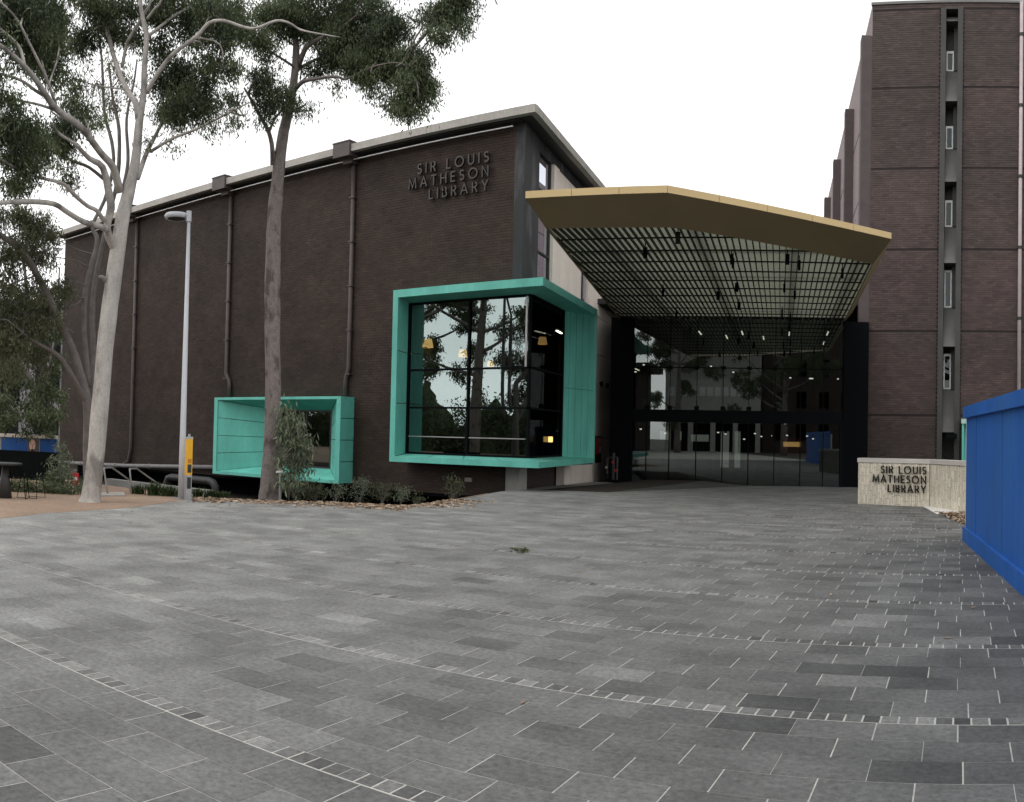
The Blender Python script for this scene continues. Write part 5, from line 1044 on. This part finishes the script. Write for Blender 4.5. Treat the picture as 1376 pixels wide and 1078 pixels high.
clumps1 = [(14, 12, 40, 34, 15.5, 1.1), (50, 62, 36, 38, 16.5, 1.1), (68, 20, 40, 30, 17.0, .9), (112, 52, 34, 32, 19.5, .8), (150, 22, 42, 26, 19.5, 1.0), (125, 5, 40, 18, 19, 1.0), (178, 45, 18, 30, 19.4, .6),
 (236, 118, 34, 34, 19.6, 1.3), (262, 130, 28, 28, 19.0, 1.2), (246, 158, 30, 20, 19.2, .9), (214, 145, 16, 22, 19.6, .8), (220, 75, 22, 26, 19.8, .7), (250, 25, 44, 30, 19.4, 1.2), (296, 20, 40, 30, 18.2, 1.2), (215, 10, 30, 18, 19, 1.0), (300, 92, 16, 24, 18.2, .8), (308, 130, 12, 16, 18.0, .7), (285, 78, 18, 20, 18.4, .5),
 (14, 172, 30, 24, 15.3, 1.1), (48, 188, 28, 26, 16.3, 1.1), (85, 162, 26, 22, 17.2, .8), (110, 150, 24, 20, 17.8, .8), (30, 215, 30, 20, 15.8, 1.0), (85, 185, 20, 18, 17.0, 1.0), (90, 235, 14, 10, 17.5, .8), (125, 168, 14, 14, 18.4, .6), (20, 252, 26, 14, 16, .8), (5, 130, 16, 14, 15, .7), (315, 165, 14, 9, 17.5, .6), (288, 172, 14, 8, 18, .5), (230, 200, 8, 10, 19, .5), (195, 188, 8, 7, 19, .6),
 (20, -40, 90, 50, 16.5, .5), (140, -50, 90, 50, 19, .5), (260, -50, 80, 50, 19, .5), (-40, 60, 40, 60, 15, .6), (-40, 180, 40, 50, 15, .6), (100, 105, 26, 16, 18, .45), (60, 110, 22, 14, 17, .5)]
build_tree('gum_tree', 'pale smooth barked gum tree with forking white limbs, nearest on the left', limbs1, clumps1, M_BARK1, M_LEAF, 1.2, (0.10, 0.026), 11, sides=16)
B = 20.9
limbs2 = [
 [(361, 676, B, 32), (362, 668, B, 29), (364, 640, B, 26), (366, 580, B, 22), (367, 520, B, 21.5), (366, 460, B, 21), (366, 395, B, 21), (367, 345, B, 20), (368, 300, B, 19), (371, 265, B, 18), (375, 220, B, 16), (380, 185, B, 15), (385, 160, B, 14), (391, 133, B, 12), (396, 100, B, 10), (398, 63, B, 9), (395, 38, B, 8), (393, 5, B, 7), (400, -60, B, 4)],
 [(401, 88, B, 8), (408, 70, B - .2, 7), (416, 60, B - .4, 6.5), (437, 48, B - .7, 5.5), (455, 40, B - 1, 4), (480, 20, B - 1.4, 2.5)],
 [(393, 125, B, 7), (400, 116, B - .3, 6.5), (409, 109, B - .6, 5.5), (430, 105, B - 1, 4.5), (452, 103, B - 1.4, 3.8), (466, 106, B - 1.6, 3), (500, 90, B - 2, 2.2), (540, 85, B - 2.4, 1.6), (560, 110, B - 2.6, 1)],
 [(402, 92, B + .2, 5), (420, 82, B + .5, 4), (440, 74, B + .8, 3), (470, 60, B + 1.1, 2)],
 [(367, 222, B, 8), (366, 200, B - .1, 6.5), (361, 177, B - .2, 5.5), (349, 155, B - .5, 4.5), (341, 140, B - .7, 4), (328, 118, B - 1, 2.5)],
 [(362, 176, B - .2, 4), (369, 160, B - .3, 3.6), (377, 150, B - .4, 3), (382, 140, B - .3, 3)],
 [(398, 92, B, 3.6), (385, 83, B - .3, 3.4), (369, 73, B - .6, 3), (344, 58, B - 1, 2.6), (320, 45, B - 1.4, 1.5)],
 [(393, 60, B, 3), (380, 50, B + .3, 2.6), (366, 40, B + .6, 2.2), (350, 42, B + .9, 1.4)],
]
clumps2 = [(366, 20, 34, 30, 20.5, 1.1), (352, 60, 16, 26, 20, .8), (400, 22, 34, 26, 21, 1.0), (356, 105, 24, 26, 20, .8), (376, 128, 24, 28, 20.2, .8), (352, 145, 10, 16, 20, .7), (430, 25, 40, 34, 20.6, 1.2), (465, 45, 40, 40, 20.2, 1.25), (495, 30, 36, 38, 19.8, 1.25), (445, 75, 30, 22, 20.8, 1.0), (485, 85, 34, 24, 19.6, 1.2), (520, 50, 18, 44, 19.2, 1.2), (515, 85, 18, 26, 19.2, 1.1), (495, 105, 18, 16, 19.4, 1.0), (455, 115, 7, 9, 20, .7),
 (552, 75, 26, 22, 18.8, 1.3), (565, 92, 24, 26, 18.6, 1.3), (548, 110, 26, 26, 18.8, 1.3), (556, 135, 20, 20, 18.6, 1.2), (530, 140, 16, 12, 18.9, .8), (500, 120, 9, 14, 19.2, .8), (425, 90, 18, 14, 21, .8), (400, 146, 14, 9, 20.6, .8), (416, 148, 8, 5, 20.4, .6), (320, 30, 20, 40, 19.5, .8),
 (600, 6, 34, 20, 18.4, 1.2), (600, 35, 20, 20, 18.4, 1.2), (594, 54, 10, 10, 18.4, .9), (625, -5, 26, 18, 18.4, 1.0), (440, -40, 80, 45, 20.5, .6), (500, -45, 50, 36, 19.5, .6), (640, -40, 40, 26, 18.6, .5)]
build_tree('gum_tree', 'grey rough barked gum tree standing before the small teal window box', limbs2, clumps2, M_BARK2, M_LEAF, 1.3, (0.10, 0.026), 23, sides=18, wob=0.075)
C_ = 23.0
limbs3 = [
 [(122, 668, C_, 20), (120, 600, C_, 18), (118, 545, C_, 14), (108, 503, C_, 12), (97, 470, C_, 12), (88, 450, C_, 11.5), (78, 430, C_ - .3, 11), (70, 410, C_ - .5, 10.5), (50, 370, C_ - 1, 9.5), (33, 342, C_ - 1.4, 8.5), (0, 315, C_ - 2, 7), (-40, 290, C_ - 2.5, 4)],
 [(116, 540, C_, 9), (108, 525, C_ - .2, 8), (92, 497, C_ - .4, 7), (80, 480, C_ - .6, 6.5), (66, 470, C_ - .8, 5), (40, 455, C_ - 1.2, 3.5), (10, 430, C_ - 1.6, 2)],
 [(120, 520, C_ + .2, 8), (116, 480, C_ + .3, 8), (113, 445, C_ + .3, 8), (114, 400, C_ + .3, 8), (122, 360, C_ + .3, 8), (129, 335, C_ + .3, 7), (130, 318, C_ + .3, 6.5), (124, 303, C_ + .3, 5), (140, 270, C_ + .5, 5), (152, 225, C_ + .6, 5), (150, 190, C_ + .7, 5), (140, 150, C_ + .8, 4.5), (137, 83, C_ + .8, 3.5), (130, 30, C_ + .8, 2)],
 [(123, 540, C_ + .5, 8), (126, 480, C_ + .6, 8), (124, 430, C_ + .6, 8), (126, 390, C_ + .6, 7.5), (134, 345, C_ + .6, 7), (146, 290, C_ + .6, 6), (158, 240, C_ + .6, 6), (160, 175, C_ + .6, 5), (152, 135, C_ + .7, 4), (146, 85, C_ + .8, 2.5)],
 [(165, 255, C_ + .4, 5), (172, 215, C_ + .4, 5), (170, 160, C_ + .5, 4), (180, 110, C_ + .5, 3), (184, 80, C_ + .5, 2)],
 [(150, 250, C_ + .2, 5), (120, 225, C_ - .2, 4.5), (95, 215, C_ - .5, 4), (70, 195, C_ - .8, 2.5)],
 [(62, 437, C_ - .6, 3), (85, 440, C_, 2.5), (100, 448, C_ + .2, 2)],
]
clumps3 = [(38, 296, 34, 22, 22, 1.2), (62, 312, 24, 18, 22.5, 1.1), (20, 318, 26, 16, 21.5, .7), (70, 345, 16, 12, 23, .7), (18, 350, 26, 20, 22, .8), (48, 385, 24, 18, 22.5, .8), (30, 420, 38, 34, 22, 1.1), (64, 420, 20, 28, 23, .9), (10, 460, 30, 30, 21.5, 1.0), (45, 470, 26, 22, 23, .9), (82, 378, 10, 14, 23, .6), (95, 388, 10, 8, 23, .5), (82, 325, 8, 10, 23, .4), (72, 400, 16, 16, 23.5, .6), (5, 385, 20, 20, 22, .8), (50, 340, 18, 10, 22, .5),
 (-40, 330, 40, 60, 21.5, .6), (-40, 430, 40, 60, 21.5, .6), (130, 110, 30, 40, 23.8, .25), (165, 100, 26, 40, 23.8, .3), (90, 225, 20, 12, 22.6, .4)]
build_tree('gum_tree', 'darker many stemmed gum tree leaning left behind the pale trunk', limbs3, clumps3, M_BARK3, M_LEAF2, 1.0, (0.11, 0.028), 37, sides=12)
D_ = 30
limbs4 = [[(68, 640, D_, 12), (64, 580, D_, 11), (50, 530, D_, 9), (25, 480, D_, 7), (0, 430, D_, 4)], [(63, 575, D_, 7), (62, 545, D_, 6), (66, 500, D_, 4), (72, 460, D_, 2)]]
clumps4 = [(18, 552, 34, 22, 29, 1.0), (55, 556, 28, 20, 29, 1.1), (70, 540, 14, 30, 30, 1.1), (40, 520, 34, 22, 30, .7), (66, 500, 18, 26, 30, .9), (10, 510, 22, 22, 30, .8), (72, 470, 10, 20, 31, .7), (30, 485, 30, 14, 31, .7), (-30, 515, 40, 45, 30, .7), (62, 580, 20, 5, 28.5, .5), (30, 581, 26, 4, 28.5, .5)]
build_tree('dark_tree', 'dense dark evergreen tree behind the blue hoarding strip at far left', limbs4, clumps4, M_BARK3, M_LEAF, 1.0, (0.14, 0.045), 41)
E_ = 40
limbs5 = [[(70, 640, E_, 10), (60, 520, E_, 8), (40, 420, E_, 6), (30, 330, E_, 3)], [(58, 500, E_, 5), (75, 430, E_, 3), (80, 360, E_, 2)]]
clumps5 = [(25, 400, 40, 40, 40, .6), (60, 450, 30, 40, 40, .6), (10, 330, 40, 30, 40, .35), (70, 390, 20, 30, 40, .5), (20, 480, 40, 40, 40, .7), (60, 340, 24, 16, 40, .3)]
build_tree('dark_tree', 'hazier taller tree beyond the leaning gum at far left', limbs5, clumps5, M_BARK3, M_LEAF2, 0.45, (0.28, 0.09), 43)

# sapling and its stake beside the rough trunk
S_ = 20.3
limbs6 = [[(388, 672, S_, 2.6), (390, 640, S_, 2.4), (392, 600, S_, 2), (393, 570, S_, 1.6), (392, 548, S_, 1)], [(391, 610, S_, 1.3), (402, 590, S_ - .2, 1), (412, 585, S_ - .3, .6)], [(391, 625, S_, 1.3), (402, 622, S_ - .1, 1), (410, 628, S_ - .2, .6)], [(391, 600, S_, 1.2), (380, 580, S_ + .1, .8), (374, 574, S_ + .1, .6)]]
clumps6 = [(391, 555, 14, 13, S_, 1.0), (400, 575, 14, 16, S_, 1.1), (384, 580, 14, 16, S_ + .1, 1.0), (398, 600, 16, 14, S_, 1.0), (408, 590, 9, 10, S_ - .2, .9), (386, 615, 12, 14, S_, .8), (402, 622, 12, 12, S_ - .1, .9), (396, 640, 12, 10, S_ - .1, .7), (380, 640, 10, 14, S_, .6)]
build_tree('sapling', 'young leafy gum sapling in front of the small teal window', limbs6, clumps6, M_BARK2, M_LEAF3, 0.50, (0.16, 0.035), 51, twig_r=0.006)
st0 = at_z(376, 672); st0[2] = -0.05; tg = thing('tree_stake', 'thin metal stake with a pale tie beside the rough grey trunk', 'stake', tuple(st0)); zt = at_r(377, 629, math.hypot(*st0[:2]))[2]
q = MB(); q.box(st0[0] - 0.022, st0[0] + 0.022, st0[1] - 0.022, st0[1] + 0.022, -0.3, zt); q.build('post', M_GALV, tg); q = MB(); q.tube([(st0[0] - 0.12, st0[1], zt - 0.1), (st0[0] + 0.1, st0[1] - 0.05, zt - 0.08)], 0.03, 6); q.build('tie', M_WHITE, tg)

def shrub(px, py, hw, hh, label, mtl, n, length, width, seed, name='shrub', upright=False, drop=0.0):
    base = at_z(px, py, -0.06 - drop); r = math.hypot(*base[:2]); k = r / FPX; w_, h_ = hw * k, hh * k; tg = thing(name, label, 'plant', tuple(base), None); rg_ = np.random.default_rng(seed)
    if upright:                                  # arching strap leaves, three quads each
        V, F, T = [], [], []
        for i in range(n):
            a = rg_.uniform(0, 6.283); o = rg_.normal(0, w_ * 0.28, 2); b_ = base + np.array([o[0], o[1], 0]); ln = h_ * rg_.uniform(0.7, 1.25); lean = rg_.uniform(0.15, 0.75); d = np.array([math.cos(a), math.sin(a)]); s_ = np.array([-d[1], d[0]]) * width / 2; o_ = len(V)
            for t_, wf in ((0, 1.0), (0.4, 1.0), (0.75, 0.8), (1.0, 0.15)):
                c = b_ + np.array([*(d * ln * lean * t_ * t_ * 1.1), ln * (t_ - 0.42 * lean * t_ ** 3)])
                V += [(c[0] - s_[0] * wf, c[1] - s_[1] * wf, c[2]), (c[0] + s_[0] * wf, c[1] + s_[1] * wf, c[2])]
            for j in range(3): F.append((o_ + 2 * j, o_ + 2 * j + 1, o_ + 2 * j + 3, o_ + 2 * j + 2)); T.append(min(1, max(0, rg_.normal(0.45, 0.22))))
        o = link('leaves', np_mesh('leaves', np.array(V), np.array(F), mtl, T), tg); o['kind'] = 'stuff'
    else:
        tw = clump_twigs(base + np.array([0, 0, h_ * 0.55]), (w_, w_, h_ * 0.5), max(10, n // 30), rg_); V, F, T, _ = leaf_arrays(tw, n, length, width, -0.15, 0.07, seed)
        o = link('foliage', np_mesh('foliage', V, F, mtl, T), tg); o['kind'] = 'stuff'; q = MB()
        for p in tw[::2]: q.tube([base + (0, 0, -0.1), base + (p - base) * 0.5 + (0, 0, 0.03), p], [0.010, 0.007, 0.003], 4, caps=False)
        q.build('stems', M_BARK3, tg)
    return tg
shrub(400, 672, 20, 24, 'feathery green bush right of the rough trunk, left edge of the bed', M_LEAF2, 900, 0.09, 0.018, 61)
shrub(425, 673, 16, 18, 'low feathery bush under the right end of small teal box', M_LEAF2, 600, 0.09, 0.018, 62)
shrub(450, 673, 11, 20, 'thin leafy seedling below the lower right corner of small teal box', M_LEAF3, 260, 0.07, 0.025, 63)
shrub(483, 673, 16, 28, 'bushy grey green shrub against brick just right of small teal box', M_LEAF3, 700, 0.06, 0.014, 64)
shrub(513, 674, 16, 22, 'dull green shrub between the two teal window boxes', M_LEAF2, 600, 0.07, 0.016, 65)
shrub(538, 675, 13, 22, 'shrub with a dry tan stem below left end of the corner box', M_LEAF3, 420, 0.07, 0.016, 66)
shrub(560, 678, 9, 12, 'small leafy plant at the sharp corner of the bark bed', M_LEAF2, 220, 0.06, 0.02, 67)
shrub(607, 672, 13, 28, 'pointed dark leafy shrub against brick under the corner box', M_LEAF2, 520, 0.06, 0.028, 68)
for i, (px, py, hw, hh, lb) in enumerate(((186, 667, 12, 16, 'dark strappy grass clump beside the right handrail foot'), (207, 669, 16, 22, 'largest strappy grass clump between handrails and lamp post'), (226, 670, 13, 18, 'strappy grass clump just left of the lamp post'), (241, 671, 10, 14, 'small strappy clump at the foot of the lamp post'), (266, 671, 12, 15, 'low strappy clump just right of the yellow post'), (284, 672, 14, 15, 'low strappy clump in front of the fat dark pipe'), (299, 672, 10, 12, 'small strappy clump below the left corner of small teal box'))):
    shrub(px, py, hw, hh, lb, M_GRASS, 150, 0, 0.022, 80 + i, 'grass_clump', True)
shrub(82, 664, 18, 62, 'tall grey leaved shrub beside the left end of brick wall', M_LEAF3, 900, 0.10, 0.03, 90)
shrub(64, 664, 14, 26, 'bushy dark shrub left of the red sign', M_LEAF, 500, 0.09, 0.03, 91)
shrub(112, 664, 12, 20, 'low dark shrub between red sign and pale trunk', M_LEAF, 400, 0.09, 0.03, 92)
hb_ = [at_z(-20, 659), at_z(20, 660), at_z(60, 662), at_z(108, 665)]; rg_ = np.random.default_rng(5); cs_ = []
for i in range(160): t_ = rg_.uniform(0, 3); k = int(t_) if t_ < 3 else 2; p = hb_[k] + (hb_[k + 1] - hb_[k]) * (t_ - k); cs_.append(p + np.array([rg_.normal(0, .12), rg_.normal(0, .12), rg_.uniform(0.0, 0.22)]))
V, F, T, _ = leaf_arrays(np.array(cs_), 3500, 0.08, 0.03, -0.1, 0.06, 6); tg = thing('low_hedge', 'low dark green planting strip behind the cafe chairs', 'hedge', tuple(hb_[1])); o = link('foliage', np_mesh('foliage', V, F, M_LEAF, T), tg); o['kind'] = 'stuff'
# fallen sprig on the paving
p = at_z(699, 742); V, F, T, _ = leaf_arrays(np.array([p + np.array([rg_.normal(0, .1), rg_.normal(0, .05), 0.025]) for _ in range(14)]), 60, 0.10, 0.03, 0.0, 0.03, 9); V[:, 2] = np.clip(V[:, 2], 0.004, 0.06)
sp = link('leaf_sprig', np_mesh('leaf_sprig', V, F, M_LEAF2, T)); sp['label'] = 'fallen sprig of gum leaves lying on the grey paving'; sp['category'] = 'leaves'

# ------------------------------------------------------------------ what stands behind the viewer, seen in the glass
def plain_tree(label, x, y, h, crown, seed, lean=0.0):
    rg_ = np.random.default_rng(seed); tg = thing('gum_tree', label, 'tree', (x, y, 0)); q = MB(); N = []
    tr_ = spline([(x, y, -0.1), (x + lean * 0.3, y, h * 0.3), (x + lean, y + 0.3, h * 0.6), (x + lean * 1.2, y, h * 0.9)], 4); q.tube(tr_, [0.42 - 0.36 * i / (len(tr_) - 1) for i in range(len(tr_))], 10); cl = []
    for i in range(11):
        s0 = tr_[rg_.integers(4, len(tr_) - 1)]; a = rg_.uniform(0, 6.28); L_ = crown * rg_.uniform(0.5, 1.0); e = s0 + np.array([math.cos(a) * L_, math.sin(a) * L_, rg_.uniform(0.3, 0.7) * L_])
        q.tube(spline([s0, (s0 + e) / 2 + (0, 0, -0.2), e], 3), [0.13, 0.11, 0.09, 0.08, 0.06, 0.04, 0.03], 6, caps=False); cl.append(e)
        for k in range(2): cl.append(e + rg_.normal(0, crown * 0.28, 3))
    q.build('trunk', M_BARK2, tg, smooth=True); tw = np.concatenate([clump_twigs(c, (crown * .20, crown * .20, crown * .13), 18, rg_) for c in cl]); V, F, T, _ = leaf_arrays(tw, 26000, 0.24, 0.075, 0.6, 0.16, seed)
    o = link('crown', np_mesh('crown', V, F, M_LEAF, T), tg); o['kind'] = 'stuff'
plain_tree('forked gum mirrored in the corner window, large trunk at its middle', -29.3, 0.5, 17, 5.2, 101, 0.8)
plain_tree('bushy gum mirrored in left half of the corner window', -35.5, -2, 11, 4.6, 102)
plain_tree('gum mirrored low in the right half of corner window', -25.0, -6, 10, 4.0, 103)
plain_tree('tall gum mirrored in the entrance glass right of the pale building', -4.5, -30, 16, 4.6, 104)
plain_tree('spreading gum mirrored in the entrance glass far right', 6, -24, 15, 6, 105)
plain_tree('broad gum mirrored in the entrance glass far left', -33, -28, 14, 5.5, 106)
bx = thing('pale_building', 'pale ribbed concrete building on columns mirrored in the entrance glass', 'building', tuple(uv(-8.5, -40)))
q = MB(); gq(q, -14.3, -2.6, -52, -40, 3.6, 24); q.build('wall', mat('rib_concrete', (0.52, 0.51, 0.48), 0.85, var=0.12), bx)
for k in range(30): q = MB(); gq(q, -14.3 + k * 0.4, -14.2 + k * 0.4, -40, -39.75, 9.2, 24); q.build('rib', MATS['rib_concrete'], bx)
for k in range(12): q = MB(); gq(q, -13.9 + k * 0.95, -13.2 + k * 0.95, -39.99, -39.95, 6.8, 7.9); q.build('window', M_FLASH, bx)
for k in range(5): q = MB(); gq(q, -14.2 + k * 2.75, -13.6 + k * 2.75, -40.6, -40, -0.1, 3.6); q.build('column', MATS['rib_concrete'], bx)
q = MB(); gq(q, -14.3, -2.6, -52, -46, -0.1, 3.6); q.build('lobby', M_DARKIN, bx)

gx = thing('brick_building', 'dark brown brick building mirrored in the right half of the entrance glass', 'building', tuple(uv(6, -42)))
q = MB(); gq(q, -2.4, 22, -54, -42, -0.1, 17); q.build('wall', M_DARKBRICK, gx)
for k in range(8):
    for j in range(4): q = MB(); gq(q, -1 + k * 2.8, 0.2 + k * 2.8, -42.0, -41.95, 1.5 + j * 4, 3.6 + j * 4); q.build('window', M_TWG, gx)
q = MB(); gq(q, -2.6, 22.2, -54.2, -41.8, 17, 17.5); q.build('roof', M_STEELD, gx)
gy = thing('brick_building', 'dark stepped building mirrored in the left end of the entrance glass', 'building', tuple(uv(-24, -30)))
q = MB(); gq(q, -30, -16.4, -42, -32, -0.1, 9.5); q.build('wall', M_DARKBRICK, gy); q = MB(); gq(q, -30, -14.9, -42, -31, 9.5, 10.1); q.build('roof', M_STEELD, gy); q = MB(); gq(q, -30, -18.5, -42, -33, 10.1, 14.5); q.build('upper_wall', M_DARKBRICK, gy)
rg_ = np.random.default_rng(77); cs_ = []
tl_h = lambda x: 5.0 + 1.5 * math.sin(x * 0.33) + 1.1 * math.sin(x * 0.9 + 1) + 0.5 * math.sin(x * 2.3)
tl_y = lambda x: -20 + 0.12 * (x + 50)
for i in range(2600):
    x = rg_.uniform(-85, -12); cs_.append((x, tl_y(x) + 0.5 + abs(rg_.normal(0, 0.9)), rg_.uniform(0.02, 1.02) ** 0.8 * tl_h(x)))
V, F, T, _ = leaf_arrays(np.array(cs_), 60000, 0.30, 0.13, 0.5, 0.32, 78)
n_ = 220; Vc = []; 
for i in range(n_ + 1):
    x = -86 + i * 75 / n_
    for k in range(9): t = k / 8; Vc.append((x + rg_.normal(0, .1), tl_y(x) + 0.4 - 1.6 * t * t + rg_.normal(0, 0.25), -0.1 + tl_h(x) * 0.94 * t))
Fc = [(i * 9 + k, (i + 1) * 9 + k, (i + 1) * 9 + k + 1, i * 9 + k + 1) for i in range(n_) for k in range(8)]; Vc = np.array(Vc)
o = link('treeline', np_mesh('treeline', np.concatenate([V, Vc]), np.concatenate([F, np.array(Fc) + len(V)]), M_LEAF, np.concatenate([T, rg_.uniform(0.05, 0.5, len(Fc))]))); o['kind'] = 'stuff'
